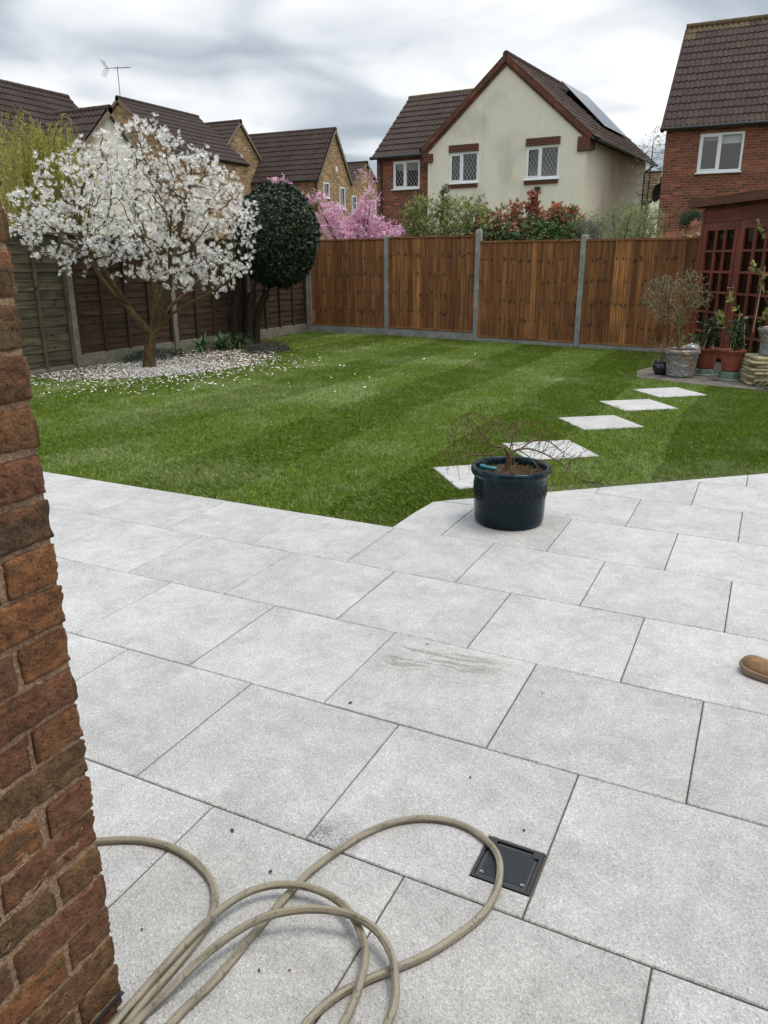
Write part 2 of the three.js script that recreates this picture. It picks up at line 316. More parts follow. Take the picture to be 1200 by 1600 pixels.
// grass blades: tufts that lean one way or the other in the mower's stripes
{
  rnd = mulberry(5);
  const tuft = (seed) => { rnd = mulberry(seed); const pos = [], idx = []; for (let i = 0; i < 7; i++) { const a = rr(0, 6.28), R = Math.sqrt(rnd()) * 0.017, x = Math.cos(a) * R, z = Math.sin(a) * R, h = rr(0.02, 0.037), b = rr(0, 6.28), l = rr(0.003, 0.016), w = rr(0.0016, 0.0026), c = Math.cos(b), s = Math.sin(b), o = pos.length / 3;
    pos.push(x - s * w, 0, z + c * w, x + s * w, 0, z - c * w, x + c * l * 0.35 - s * w * 0.8, h * 0.6, z + s * l * 0.35 + c * w * 0.8, x + c * l * 0.35 + s * w * 0.8, h * 0.6, z + s * l * 0.35 - c * w * 0.8, x + c * l, h, z + s * l); idx.push(o, o + 1, o + 2, o + 2, o + 1, o + 3, o + 2, o + 3, o + 4); }
    const g = new THREE.BufferGeometry(); g.setAttribute('position', new THREE.Float32BufferAttribute(pos, 3)); g.setAttribute('uv', new THREE.Float32BufferAttribute(new Float32Array(pos.length / 3 * 2), 2)); g.setIndex(idx); g.computeVertexNormals(); return g; };
  const mat = new THREE.MeshPhysicalMaterial({ roughness: 0.6, specularIntensity: 0.85, side: THREE.DoubleSide, transmission: 0.2, thickness: 0, color: 0xffffff });
  const tufts = [tuft(1), tuft(2), tuft(3)], lists = [[], [], []]; rnd = mulberry(17);
  const inLawn = (x, z) => { if (x < -9.1 || z < -14.75 || x > 2.4) return false; if (x < -1.83) return z < -3.835; for (let i = 0; i < PATIO_EDGE.length - 1; i++) { const [a, b] = PATIO_EDGE[i], [c, d] = PATIO_EDGE[i + 1]; if ((c - a) * (z - b) - (d - b) * (x - a) < 0) return true; } return false; };
  const c = new THREE.Color();
  for (let n = 0; n < 640000; n++) {
    const x = rr(-9.1, 2.4), z = rr(-14.7, -3.83), d = Math.hypot(x, z);
    if (rnd() > clamp(1.25 - d * 0.05, 0.55, 1)) continue;
    if (!inLawn(x, z) || inPoly(x, z, PAD) || onStep(x, z)) continue;
    const aa = Math.atan2(-(x * 0.8967 - z * 0.4426), 1) ; if (x * 0.8967 - z * 0.4426 > 0.62 * (-(x * 0.4426 + z * 0.8967)) + 0.6) continue;   // beyond the right edge of what can be seen
    if (inPoly(x, z, BED) && rnd() > 0.12 * smooth(0.2, 0.7, grassNoise(x * 3, z * 3))) continue;
    const edge = fbm(x * 1.3, z * 1.3, 61, 2) * 0.5, stripe = (((x + 3.125 + edge * 0.25) / 0.85) % 2 + 2) % 2 < 1;
    const patch = grassNoise(x, z), fine = fbm(x * 5, z * 5, 66, 2), lean = (stripe ? 0.58 : -0.58) + rr(-0.35, 0.35) + (patch - 0.5) * 0.8;
    const q = new THREE.Quaternion().setFromEuler(new THREE.Euler(-lean, 0, rr(-0.3, 0.3))).multiply(new THREE.Quaternion().setFromAxisAngle(UP, rr(0, 6.28)));
    const dry = clamp(smooth(0.5, 0.7, patch) * 0.42 + smooth(0.52, 0.72, fine) * 0.3 + rr(-0.12, 0.2) + (rnd() < 0.07 ? 0.5 : 0));
    c.setRGB(mix(0.165, 0.35, dry), mix(0.256, 0.42, dry), mix(0.008, 0.17, dry)).multiplyScalar(rr(0.65, 1.35));
    lists[n % 3].push([V(x, -0.024, z), q, rr(0.8, 1.25) * mix(0.85, 1.15, fine), c.clone()]);
  }
  const grass = new THREE.Group(); grass.name = 'grass'; tag(grass, 'short green grass of the striped lawn', null, null, 'stuff'); scene.add(grass);
  lists.forEach((l, i) => instanced(i ? `grass_blade_00${i}` : 'grass_blade', tufts[i], mat, l, grass, true));
}

// flower bed under the magnolia
const soilMap = tex(512, 512, (u, v, o) => { const n = fbm(u * 30, v * 30, 21, 5, 30, 30), m = fbm(u * 5, v * 5, 22, 3, 5, 5); set3(o, 0.2 + 0.2 * n + 0.06 * m, 0.15 + 0.17 * n + 0.04 * m, 0.11 + 0.13 * n); });
const soilBump = bumpTex(256, 256, (u, v) => fbm(u * 30, v * 30, 21, 4, 30, 30));
{
  const s = new THREE.Shape(BED.map(([x, z]) => new THREE.Vector2(x, -z)));
  const g = boxUV(new THREE.ShapeGeometry(s, 4).rotateX(-Math.PI / 2).toNonIndexed(), 0.8); g.translate(0, -0.014, 0);
  struct('flower_bed', g, std({ map: soilMap, bumpMap: soilBump, bumpScale: 0.03 }), 'dark soil bed under the magnolia strewn with petals');
  const p = new THREE.Shape(PAD.map(([x, z]) => new THREE.Vector2(x, -z)));
  const pg = boxUV(new THREE.ShapeGeometry(p, 4).rotateX(-Math.PI / 2).toNonIndexed(), 0.8); pg.translate(0, -0.003, 0);
  struct('gravel_strip', pg, std({ map: tex(256, 256, (u, v, o) => { const n = fbm(u * 20, v * 20, 25, 5, 20, 20), m = smooth(0.55, 0.75, fbm(u * 6, v * 6, 26, 3, 6, 6)); const L = 0.42 + 0.28 * (n - 0.5) - 0.12 * m; set3(o, L, L * 0.94, L * 0.87); }), bumpMap: soilBump, bumpScale: 0.02 }), 'strip of bare grey earth under the potted plants');
}

// ------------------------------------------------------------------ corner of the house at the left: brick by brick
{
  const X0 = -1.0366, Z0 = -0.842, C = 0.078, Y0 = 1.58824, TOP = -14;
  const wall = thing('house_corner', 'near corner of a rough red brown brick wall, filling the left edge', 'brick wall', [X0, 0, Z0]);
  const clay = tex(1024, 512, (u, v, o) => {
    const n = fbm(u * 10, v * 6, 41, 5, 10, 6), m = fbm(u * 46, v * 30, 43, 4, 46, 30), k = smooth(0.5, 0.72, fbm(u * 4, v * 9, 44, 4, 4, 9)), pit = smooth(0.7, 0.8, vnoise(u * 170, v * 90, 45, 170, 90));
    let L = 0.8 + 0.3 * (n - 0.5) + 0.42 * (m - 0.5) - 0.16 * pit; const dark = 1 - 0.2 * k;
    set3(o, L * dark, L * mix(0.92, 1.04, k) * dark, L * dark * mix(0.85, 1, k));
  });
  const clayBump = bumpTex(1024, 512, (u, v) => 0.6 * fbm(u * 40, v * 26, 47, 4, 40, 26) + 0.4 * fbm(u * 120, v * 70, 48, 3, 120, 70) - 0.5 * smooth(0.72, 0.8, vnoise(u * 130, v * 70, 45, 130, 70)));
  const tints = [[0.3, 0.175, 0.09], [0.27, 0.17, 0.085], [0.32, 0.17, 0.088], [0.24, 0.162, 0.088], [0.285, 0.152, 0.09], [0.35, 0.185, 0.086], [0.25, 0.142, 0.084]].map((c) => std({ map: clay, bumpMap: clayBump, bumpScale: 0.0028, color: lin(...c), roughness: 0.93 }));
  const brickGeo = (l, h, d, seed) => {                                  // l along x, rough faces, ragged arrises
    let g = new THREE.BoxGeometry(l, h, d, Math.round(l / 0.0075), 11, Math.round(d / 0.0075)); g.deleteAttribute('uv'); g.deleteAttribute('normal'); g = mergeVertices(g, 1e-5);
    const p = g.attributes.position;
    for (let i = 0; i < p.count; i++) {
      let x = p.getX(i), y = p.getY(i), z = p.getZ(i);
      const ex = l / 2 - Math.abs(x), ey = h / 2 - Math.abs(y), ez = d / 2 - Math.abs(z), f = [ex, ey, ez].sort((a, b) => a - b);
      const e = Math.max(0, 1 - f[1] / 0.011), wob = noise3(x * 42 + seed, y * 42, z * 42, seed) - 0.5, fine = noise3(x * 130, y * 130, z * 130 + seed, seed + 5) - 0.5;
      const wear = e * e * (0.001 + 0.005 * Math.max(0, noise3(x * 55, y * 55 + seed, z * 55, seed + 9) - 0.35));
      const dy = (noise3(x * 16, 3, z * 16, seed + 11) - 0.5) * 0.0045 * Math.sign(y) * (ey < 0.001 ? 1 : Math.abs(y) / (h / 2));
      const crease = Math.abs(noise3(x * 20, y * 48 + seed * 3, z * 20, seed + 2) - 0.5) < 0.035 ? -0.003 : 0, o = wob * 0.0032 + fine * 0.002 + crease * 0.7;
      if (ex < 1e-4) x += Math.sign(x) * (o - wear); if (ez < 1e-4) z += Math.sign(z) * (o - wear); if (ey < 1e-4) y += Math.sign(y) * (-wear); y += dy;
      p.setXYZ(i, x, y, z);
    }
    g.computeVertexNormals();
    const n = g.attributes.normal, uv = new Float32Array(p.count * 2);
    for (let i = 0; i < p.count; i++) { uv[2 * i] = (Math.abs(n.getX(i)) > 0.6 ? p.getZ(i) : p.getX(i)) * 1.6 + seed * 0.137; uv[2 * i + 1] = (Math.abs(n.getY(i)) > 0.75 ? p.getZ(i) : p.getY(i)) * 3.2 + seed * 0.31; }
    g.setAttribute('uv', new THREE.BufferAttribute(uv, 2)); return g;
  };
  const shapes = [1, 2, 3, 4, 5, 6].map((s) => brickGeo(0.2095, 0.0695, 0.102, s * 3.7)); const low = [7, 8].map((s) => boxUV(new RoundedBoxGeometry(0.2085, 0.0685, 0.102, 1, 0.004), 2, s, s));
  rnd = mulberry(31);
  const put = (cx, y, cz, alongZ, fine) => {
    const m = piece('brick', fine ? shapes[Math.floor(rnd() * 6)] : low[Math.floor(rnd() * 2)], tints[Math.floor(rnd() * tints.length)], wall);
    m.position.set(cx + rr(-0.0025, 0.0025), y + rr(-0.0015, 0.0015), cz + rr(-0.002, 0.002)); m.rotation.set(rnd() < 0.5 ? Math.PI : 0, (alongZ ? Math.PI / 2 : 0) + (rnd() < 0.5 ? Math.PI : 0), 0);
  };
  for (let i = TOP; i < 21; i++) {
    const y = Y0 - C * (i + 0.5), head = ((i % 2) + 2) % 2 === 1, inView = i > -4;
    put(head ? -0.104 : -0.051, y, head ? 0.051 : 0.104, !head, inView);    // the corner brick lies along x in header courses
    for (let k = 0; k < 4; k++) put(-0.051, y, (head ? 0.112 : 0.2175) + k * 0.2175 + 0.104, true, inView && k < 1);
    for (let k = 0; k < 3; k++) put(-(head ? 0.2175 : 0.112) - k * 0.2175 - 0.104, y, 0.051, false, false);
  }
  const top = Y0 - C * TOP, low0 = Y0 - C * 21;
  const mortarGeo = [box(0.09, top - low0, 1.05, -0.0485, (top + low0) / 2, 0.5305), box(0.76, top - low0, 0.09, -0.476, (top + low0) / 2, 0.0485)];
  const mortarMap = tex(256, 256, (u, v, o) => { const n = fbm(u * 40, v * 40, 71, 4, 40, 40), h = hash2(u * 256, v * 256, 7); const L = 0.72 + 0.35 * (n - 0.5) + 0.12 * (h - 0.5); set3(o, L, L * 0.93, L * 0.85); }, [4, 4]);
  mesh('mortar', mortarGeo, std({ map: mortarMap, bumpMap: bumpTex(256, 256, (u, v) => fbm(u * 60, v * 60, 72, 3, 60, 60), [4, 4]), bumpScale: 0.004, color: lin(0.66, 0.5, 0.38) }), wall);
  mesh('damp_course', [box(0.104, 0.004, 1.05, -0.048, Y0 - C * 20 - 0.004, 0.521), box(0.6, 0.004, 0.104, -0.4, Y0 - C * 20 - 0.004, 0.048)], std({ color: lin(0.02, 0.022, 0.026), roughness: 0.5 }), wall);
}

// the house itself, behind the place where the picture was taken: it keeps half the sky off the near slabs
{
  const t = thing('rear_house_wall', 'rear wall of the house with an open doorway, behind the camera', 'house wall', [0, 0, 0.62]), m = std({ map: tex(512, 512, (u, v, o) => { const row = Math.floor(v * 12), fx = (u * 4 + (row % 2) * 0.5) % 1, fy = (v * 12) % 1, n = fbm(u * 40, v * 40, 6, 3, 40, 40); if (fx < 0.05 || fy < 0.14) set3(o, 0.6, 0.53, 0.46); else { const L = 0.8 + 0.4 * (n - 0.5) + 0.3 * (hash2(Math.floor(u * 4 + (row % 2) * 0.5) % 4, row, 8) - 0.5); set3(o, 0.56 * L, 0.4 * L, 0.28 * L); } }) });
  const wall = (x0, x1, y0, y1) => { const g = box(x1 - x0, y1 - y0, 0.3, (x0 + x1) / 2, (y0 + y1) / 2, 0.15), uv = g.attributes.uv; for (let i = 0; i < uv.count; i++) uv.setXY(i, uv.getX(i) / 0.9, uv.getY(i) / 0.9); return g; };
  mesh('wall', wall(-0.93, -0.55, 0, 2.15), m, t); mesh('wall', wall(0.75, 5, 0, 2.15), m, t); mesh('wall', wall(-0.93, 5, 2.15, 5.2), m, t);
  mesh('room', [box(1.3, 2.15, 0.05, 0.1, 1.075, 1.4), box(0.05, 2.15, 1.1, -0.58, 1.075, 0.85), box(0.05, 2.15, 1.1, 0.78, 1.075, 0.85), box(1.4, 0.05, 1.1, 0.1, 2.18, 0.85), box(1.4, 0.05, 1.1, 0.1, 0.0, 0.85)], std({ color: lin(0.4, 0.37, 0.33) }), t);
  mesh('eave', box(7, 0.16, 0.5, 2, 5.28, 0.0), std({ color: lin(0.75, 0.75, 0.75) }), t);
}

// ------------------------------------------------------------------ wood and concrete
const grainTex = (base, dark, knots, seed, green = 0) => tex(512, 1024, (u, v, o) => {   // grain runs along v; 0.8 m across, 1.8 m along
  let k = 0, bend = 0;
  for (let i = 0; i < knots; i++) { const a = hash2(i, 1, seed), b = hash2(i, 2, seed); let dx = (u - a + 1.5) % 1 - 0.5, dy = (v - (Math.floor(b * 5) + 0.5 + 0.22 * (hash2(i, 4, seed) - 0.5)) / 5 + 1.5) % 1 - 0.5; dx *= 0.8; dy *= 1.8; const d2 = dx * dx + dy * dy * 0.55; k = Math.max(k, Math.exp(-d2 / (0.0001 + 0.0003 * hash2(i, 3, seed)))); bend += Math.sign(dx || 1) * Math.exp(-d2 / 0.0012) * 0.012; }
  const x = u + bend, g = fbm(x * 70, v * 3, seed, 4, 70, 3), f = vnoise(x * 240, v * 14, seed + 9, 240, 14), s = fbm(x * 9, v * 5, seed + 5, 4, 9, 5);
  const t = clamp(0.5 + (g - 0.5) * 1.5 + (f - 0.5) * 0.3), w = 0.85 + 0.5 * (s - 0.5);
  for (let c = 0; c < 3; c++) o[c] = mix(mix(dark[c], base[c], t) * w, dark[c] * 0.4, k * 0.9);
  if (green) { const m = green * smooth(0.42, 0.7, fbm(u * 5, v * 7, seed + 31, 4, 5, 7)); o[0] = mix(o[0], 0.42, m); o[1] = mix(o[1], 0.44, m); o[2] = mix(o[2], 0.31, m); }
});
const grainBump = bumpTex(512, 512, (u, v) => 0.6 * fbm(u * 70, v * 4, 61, 4, 70, 4) + 0.4 * vnoise(u * 200, v * 12, 62, 200, 12));
const newWood = grainTex([0.74, 0.53, 0.33], [0.5, 0.32, 0.18], 40, 3), oldWood = grainTex([0.42, 0.36, 0.29], [0.27, 0.22, 0.17], 22, 13), greenWood = grainTex([0.47, 0.44, 0.37], [0.24, 0.225, 0.18], 16, 23, 0.3);
const concreteMap = tex(512, 512, (u, v, o) => { const n = fbm(u * 24, v * 24, 81, 5, 24, 24), h = hash2(u * 512, v * 512, 3), s = fbm(u * 4, v * 3, 84, 4, 4, 3); const L = 0.62 + 0.2 * (n - 0.5) + 0.1 * (h - 0.5) + 0.16 * (s - 0.5); set3(o, L, L, L * 0.97); });
const concrete = std({ map: concreteMap, color: lin(0.82, 0.82, 0.8), bumpMap: bumpTex(256, 256, (u, v) => fbm(u * 60, v * 60, 85, 3, 60, 60)), bumpScale: 0.003 });
const mossyConcrete = std({ map: concreteMap, color: lin(0.62, 0.6, 0.47), roughness: 0.95 });
const woodMats = (map, tints, rough = 0.85) => tints.map((c) => std({ map, color: lin(...c), bumpMap: grainBump, bumpScale: 0.002, roughness: rough }));
const boardMats = woodMats(newWood, [[0.9, 0.86, 0.77], [1.02, 0.97, 0.86], [0.74, 0.68, 0.6], [1.15, 1.08, 0.95], [0.84, 0.75, 0.64], [1.5, 1.47, 1.3]]);
const oldMats = woodMats(oldWood, [[0.7, 0.58, 0.48], [0.82, 0.68, 0.54], [0.58, 0.5, 0.42], [0.8, 0.6, 0.45]]), greenMats = woodMats(greenWood, [[1.15, 1.12, 1.02], [1.28, 1.22, 1.1], [1.0, 0.98, 0.9]]);
function plank(w, h, t, x, y, z, seed) {                                // upright board: uv.y along its height
  const g = box(w, h, t, 0, 0, 0), uv = g.attributes.uv; for (let i = 0; i < uv.count; i++) uv.setXY(i, uv.getX(i) / 0.8 + seed * 0.377, uv.getY(i) / 1.8 + Math.floor(seed * 7) * 0.2); return g.translate(x, y, z);
}
function lying(w, h, t, x, y, z, seed) { const g = plank(h, w, t, 0, 0, 0, seed); g.rotateZ(Math.PI / 2); return g.translate(x, y, z); }

// back fence: feather-edge panels between concrete posts
{
  rnd = mulberry(41);
  const posts = [[-9.1, -14.86], [-7.16, -14.7], [-5.08, -14.33], [-3.05, -13.98], [-1.02, -13.7], [0.9, -13.45]], topY = [1.9, 1.92, 1.81, 1.81, 1.8];
  const f = thing('closeboard_fence', 'brown closeboard timber fence with pale concrete posts across the back of the lawn', 'fence');
  posts.forEach(([x, z], i) => { const h = [1.93, 1.94, 2.0, 1.87, 1.87, 1.86][i]; const g = merge([rbox(0.1, h, 0.11, 0.012, 0, h / 2, 0), box(0.07, 0.03, 0.075, 0, h + 0.008, 0)]); const m = mesh('concrete_post', g, concrete, f); m.position.set(x, 0, z); m.rotation.y = -Math.atan2(0.3, 2); });
  for (let i = 0; i < 5; i++) {
    const [a, b] = posts[i], [c, d] = posts[i + 1], L = Math.hypot(c - a, d - b) - 0.1, p = new THREE.Group(); p.name = i ? `fence_panel_00${i}` : 'fence_panel';
    p.position.set((a + c) / 2, 0, (b + d) / 2); p.rotation.y = -Math.atan2(d - b, c - a); f.add(p);
    const T = topY[i], base = i < 2 ? 0.15 : 0.075, n = Math.round(L / 0.1), w = L / n;
    for (let k = 0; k < n; k++) {
      const bw = w + 0.018, g = plank(bw, T - base - 0.028, 0.013, 0, 0, 0, Math.floor(rnd() * 40)), q = g.attributes.position;
      for (let j = 0; j < q.count; j++) if (q.getX(j) > 0) q.setZ(j, q.getZ(j) * 0.55); // feathered to one side
      const light = i === 1 && (k === 6 || k === 7) || i === 3 && (k === 6 || k === 7 || k === 5) || rnd() < 0.06;
      const m = piece('board', g, boardMats[light ? 5 : Math.floor(rnd() * 5)], p); m.position.set(-L / 2 + w * (k + 0.5), (T + base) / 2 - 0.016, 0.02 + 0.002 * (k % 2)); m.rotation.set(rr(-0.002, 0.002), 0.13, rr(-0.004, 0.004));
    }
    mesh('capping', lying(L, 0.03, 0.06, 0, T - 0.015, 0.015, i), boardMats[1], p);
    mesh('rail', [0.35, 1.0, 1.62].map((y) => lying(L, 0.07, 0.035, 0, y, -0.015, y)), boardMats[2], p);
    mesh('base_rail', lying(L, 0.03, 0.03, 0, base + 0.012, 0.032, i + 3), boardMats[3], p);
    mesh('gravel_board', rbox(L, base + 0.05, 0.05, 0.006, 0, base / 2 - 0.03, 0.012), concrete, p);
  }
}
// left fence: old lapped panels
{
  rnd = mulberry(43);
  const f = thing('lapped_fence', 'old weathered lapped panel fence with concrete posts behind the magnolia', 'fence');
  const zs = [-14.75, -12.6, -10.45, -8.29, -6.15, -4.0], X = -9.15;
  zs.forEach((z) => { const m = mesh('concrete_post', merge([rbox(0.11, 1.86, 0.1, 0.012, 0, 0.93, 0), box(0.08, 0.025, 0.07, 0, 1.868, 0)]), mossyConcrete, f); m.position.set(X, 0, z); });
  for (let i = 0; i < 5; i++) {
    const L = zs[i + 1] - zs[i] - 0.1, p = new THREE.Group(); p.name = i ? `fence_panel_00${i}` : 'fence_panel'; p.position.set(X, 0, (zs[i] + zs[i + 1]) / 2); p.rotation.y = Math.PI / 2; f.add(p);
    const mats = i >= 3 ? greenMats : oldMats, base = i >= 3 ? 0.04 : 0.17, T = 1.84, n = 15, h = (T - base) / n;
    for (let k = 0; k < n; k++) {                                         // wavy-edged slats, each lapping the one below
      const g = new THREE.PlaneGeometry(L, h + 0.035, 14, 1), q = g.attributes.position, s = rnd() * 50, uv = g.attributes.uv;
      for (let j = 0; j < q.count; j++) { const up = q.getY(j) > 0; if (!up) q.setY(j, q.getY(j) + (fbm(q.getX(j) * 2 + s, 1, 3, 3) - 0.5) * 0.035); q.setZ(j, up ? -0.006 : 0.006 + (fbm(q.getX(j) * 1.3 + s, 5, 4, 2) - 0.5) * 0.012); uv.setXY(j, (q.getY(j) + s) / 0.8, q.getX(j) / 1.8 + s); }
      const back = g.clone(); back.translate(0, 0, -0.006); const gg = merge([g, back]); gg.computeVertexNormals();
      const m = piece('slat', gg, mats[Math.floor(rnd() * mats.length)], p); m.material.side = THREE.DoubleSide; m.position.set(0, base + h * (k + 0.5), 0);
    }
    for (let k = 0; k < 5; k++) piece('batten', plank(0.045, T - base, 0.03, -L / 2 + 0.03 + (L - 0.06) * k / 4, (T + base) / 2, 0.028, k), mats[(k + i) % mats.length], p);
    mesh('capping', lying(L, 0.03, 0.07, 0, T + 0.01, 0.008, i), mats[0], p);
    mesh('gravel_board', rbox(L, base + 0.06, 0.05, 0.006, 0, base / 2 - 0.03, 0), mossyConcrete, p);
  }
}
// ------------------------------------------------------------------ houses beyond the fences
const houseBrick = (cols, mortar, seed) => tex(1024, 1024, (u, v, o) => {  // 1.8 m square: 24 courses of eight bricks
  const row = Math.floor(v * 24), off = row % 2 ? 0.5 : 0, bx = Math.floor(u * 8 + off) % 8, fx = (u * 8 + off) % 1, fy = (v * 24) % 1;
  const r = hash2(bx, row, seed), c = cols[Math.floor(r * cols.length)], n = 0.82 + 0.36 * fbm(u * 60, v * 60, seed + 2, 3, 60, 60), k = 0.85 + 0.3 * hash2(bx + 20, row, seed);
  const m = fx < 0.05 || fy < 0.14; for (let i = 0; i < 3; i++) o[i] = m ? mortar[i] * (0.9 + 0.2 * n - 0.1) : c[i] * n * k;
});
const brickBump = bumpTex(512, 512, (u, v) => { const row = Math.floor(v * 24), fx = (u * 8 + (row % 2 ? 0.5 : 0)) % 1, fy = (v * 24) % 1; return fx < 0.06 || fy < 0.15 ? 0.2 : 0.8 + 0.2 * fbm(u * 80, v * 80, 5, 2, 80, 80); });
const redBrick = std({ map: houseBrick([[0.5, 0.28, 0.21], [0.45, 0.25, 0.19], [0.55, 0.32, 0.24], [0.41, 0.25, 0.205], [0.52, 0.3, 0.21]], [0.57, 0.48, 0.4], 3), bumpMap: brickBump, bumpScale: 0.008 });
const buffBrick = std({ map: houseBrick([[0.66, 0.54, 0.39], [0.62, 0.5, 0.36], [0.7, 0.58, 0.43], [0.58, 0.46, 0.34], [0.54, 0.42, 0.33]], [0.62, 0.55, 0.43], 9), bumpMap: brickBump, bumpScale: 0.008 });
const render = std({ map: tex(1024, 1024, (u, v, o) => {                  // painted render with rain streaks and grey weathering
  const n = fbm(u * 7, v * 5, 51, 5), st = fbm(u * 46, v * 3.2, 53, 4), f = fbm(u * 120, v * 120, 55, 2), grey = smooth(0.48, 0.8, n) * 0.09 + smooth(0.55, 0.85, st) * 0.035;
  const L = 0.97 + 0.05 * (f - 0.5) - grey; set3(o, L * 0.925, L * 0.9, mix(L * 0.815, L * 0.85, grey * 5)); }), bumpMap: bumpTex(256, 256, (u, v) => fbm(u * 60, v * 60, 57, 3, 60, 60)), bumpScale: 0.004 });
const tileMap = tex(512, 512, (u, v, o) => { const n = fbm(u * 20, v * 20, 63, 4, 20, 20), m = fbm(u * 5, v * 5, 65, 4, 5, 5), l = smooth(0.78, 0.86, vnoise(u * 60, v * 60, 66, 60, 60)) * smooth(0.5, 0.65, m); const L = 0.72 + 0.34 * (n - 0.5) + 0.2 * (m - 0.5); set3(o, mix(L, 0.95, l), mix(L * 0.9, 0.93, l), mix(L * 0.86, 0.78, l)); });
const tileMats = [[0.083, 0.055, 0.043], [0.096, 0.064, 0.048], [0.074, 0.052, 0.043], [0.088, 0.063, 0.051]].map((c) => std({ map: tileMap, color: lin(...c), roughness: 0.8, side: THREE.DoubleSide }));
const mossTile = std({ map: tileMap, color: lin(0.2, 0.17, 0.085), side: THREE.DoubleSide });
const darkBrick = std({ map: redBrick.map, bumpMap: brickBump, bumpScale: 0.008, color: lin(0.62, 0.6, 0.62) });
const upvc = std({ color: lin(0.82, 0.83, 0.84), roughness: 0.35 });
const dark = std({ color: lin(0.022, 0.02, 0.019), roughness: 0.45 });
const plaster = std({ color: lin(0.27, 0.22, 0.18) });
const lead = std({ color: lin(0.55, 0.55, 0.53), roughness: 0.5 });
const pane = new THREE.MeshPhysicalMaterial({ color: 0xffffff, transmission: 1, thickness: 0, roughness: 0.02, ior: 1.5 });

const scaleUV = (g, k) => { const uv = g.attributes.uv; for (let i = 0; i < uv.count; i++) uv.setXY(i, uv.getX(i) * k, uv.getY(i) * k); return g; };
function wallGeo(outline, holes = [], thick = 0.14, k = 1 / 1.8) {        // in the plane z = 0, its back at -thick, openings cut through
  const s = new THREE.Shape(outline.map((p) => new THREE.Vector2(...p)));
  for (const [x, y, w, h] of holes) s.holes.push(new THREE.Path([[x, y], [x, y + h], [x + w, y + h], [x + w, y]].map((p) => new THREE.Vector2(...p))));
  const g = new THREE.ExtrudeGeometry(s, { depth: thick, bevelEnabled: false }); g.translate(0, 0, -thick); return scaleUV(g.index ? g.toNonIndexed() : g, k);
}
// double-roman roof tiles in lapped courses: across A, climbing along Uh, eave corner O
function courseGeo(W, L, gauge = 0.33) {                                  // flat: x across, y up the slope, z out
  const pos = [], uv = [], per = 8, n = Math.max(1, Math.round(W / 0.3)) * per, rows = Math.max(1, Math.round(L / gauge)), g = L / rows;
  const prof = (x) => 0.034 * Math.pow(Math.max(0, Math.sin((x / 0.15) * Math.PI * 2 - 1)), 0.8);
  for (let r = 0; r < rows; r++) for (let i = 0; i < n; i++) {
    const x0 = W * i / n, x1 = W * (i + 1) / n, y0 = r * g, y1 = (r + 1) * g + 0.05, a = prof(x0), b = prof(x1), o = r * 0.37, jig = (k) => (hash2(Math.floor(k / per), r, 5) - 0.5) * 0.012;
    const f = 0.034 + jig(i), q = [[x0, y0, f + a], [x1, y0, f + b], [x1, y1, b + 0.002], [x0, y1, a + 0.002]], lip = [[x0, y0, a * 0.9 - 0.012], [x1, y0, b * 0.9 - 0.012], q[1], q[0]];
    for (const Q of [q, lip]) for (const k of [0, 1, 2, 0, 2, 3]) { pos.push(...Q[k]); uv.push(Q[k][0] / 1.4 + o, Q[k][1] / 1.4 + (Q === lip ? 0.4 : 0)); }
  }
  const geo = new THREE.BufferGeometry(); geo.setAttribute('position', new THREE.Float32BufferAttribute(pos, 3)); geo.setAttribute('uv', new THREE.Float32BufferAttribute(uv, 2)); geo.computeVertexNormals(); return geo;
}
function onSlope(O, A, Uh, pitch) { const a = V(...A), u = V(...Uh), up = u.clone().multiplyScalar(Math.cos(pitch)).add(V(0, Math.sin(pitch), 0)), out = u.clone().multiplyScalar(-Math.sin(pitch)).add(V(0, Math.cos(pitch), 0)); return new THREE.Matrix4().makeBasis(a, up, out).setPosition(...O); }
function slab3(W, L, t, m) { return box(W, L, t, W / 2, L / 2, -t / 2 - 0.015).applyMatrix4(m); }
function windowFrame(w, h, split) {                                        // outer frame, mullion, thicker opening casement
  const s = new THREE.Shape([[0, 0], [w, 0], [w, h], [0, h]].map((p) => new THREE.Vector2(...p))), f = 0.07;
  const hole = (x0, x1) => s.holes.push(new THREE.Path([[x0, f], [x0, h - f], [x1, h - f], [x1, f]].map((p) => new THREE.Vector2(...p))));
  if (split) { hole(f, w * split - f * 0.5); hole(w * split + f * 0.5, w - f); } else hole(f, w - f);
  const g = new THREE.ExtrudeGeometry(s, { depth: 0.06, bevelEnabled: true, bevelThickness: 0.008, bevelSize: 0.008, bevelSegments: 1, bevelOffset: -0.008 });
  const x0 = f, x1 = (split ? w * split - f * 0.5 : w - f), bars = [box(x1 - x0, 0.03, 0.03, (x0 + x1) / 2, f + 0.015, 0.065), box(x1 - x0, 0.03, 0.03, (x0 + x1) / 2, h - f - 0.015, 0.065), box(0.03, h - 2 * f - 0.06, 0.03, x0 + 0.015, h / 2, 0.065), box(0.03, h - 2 * f - 0.06, 0.03, x1 - 0.015, h / 2, 0.065)];
  return merge([g, ...bars]);
}
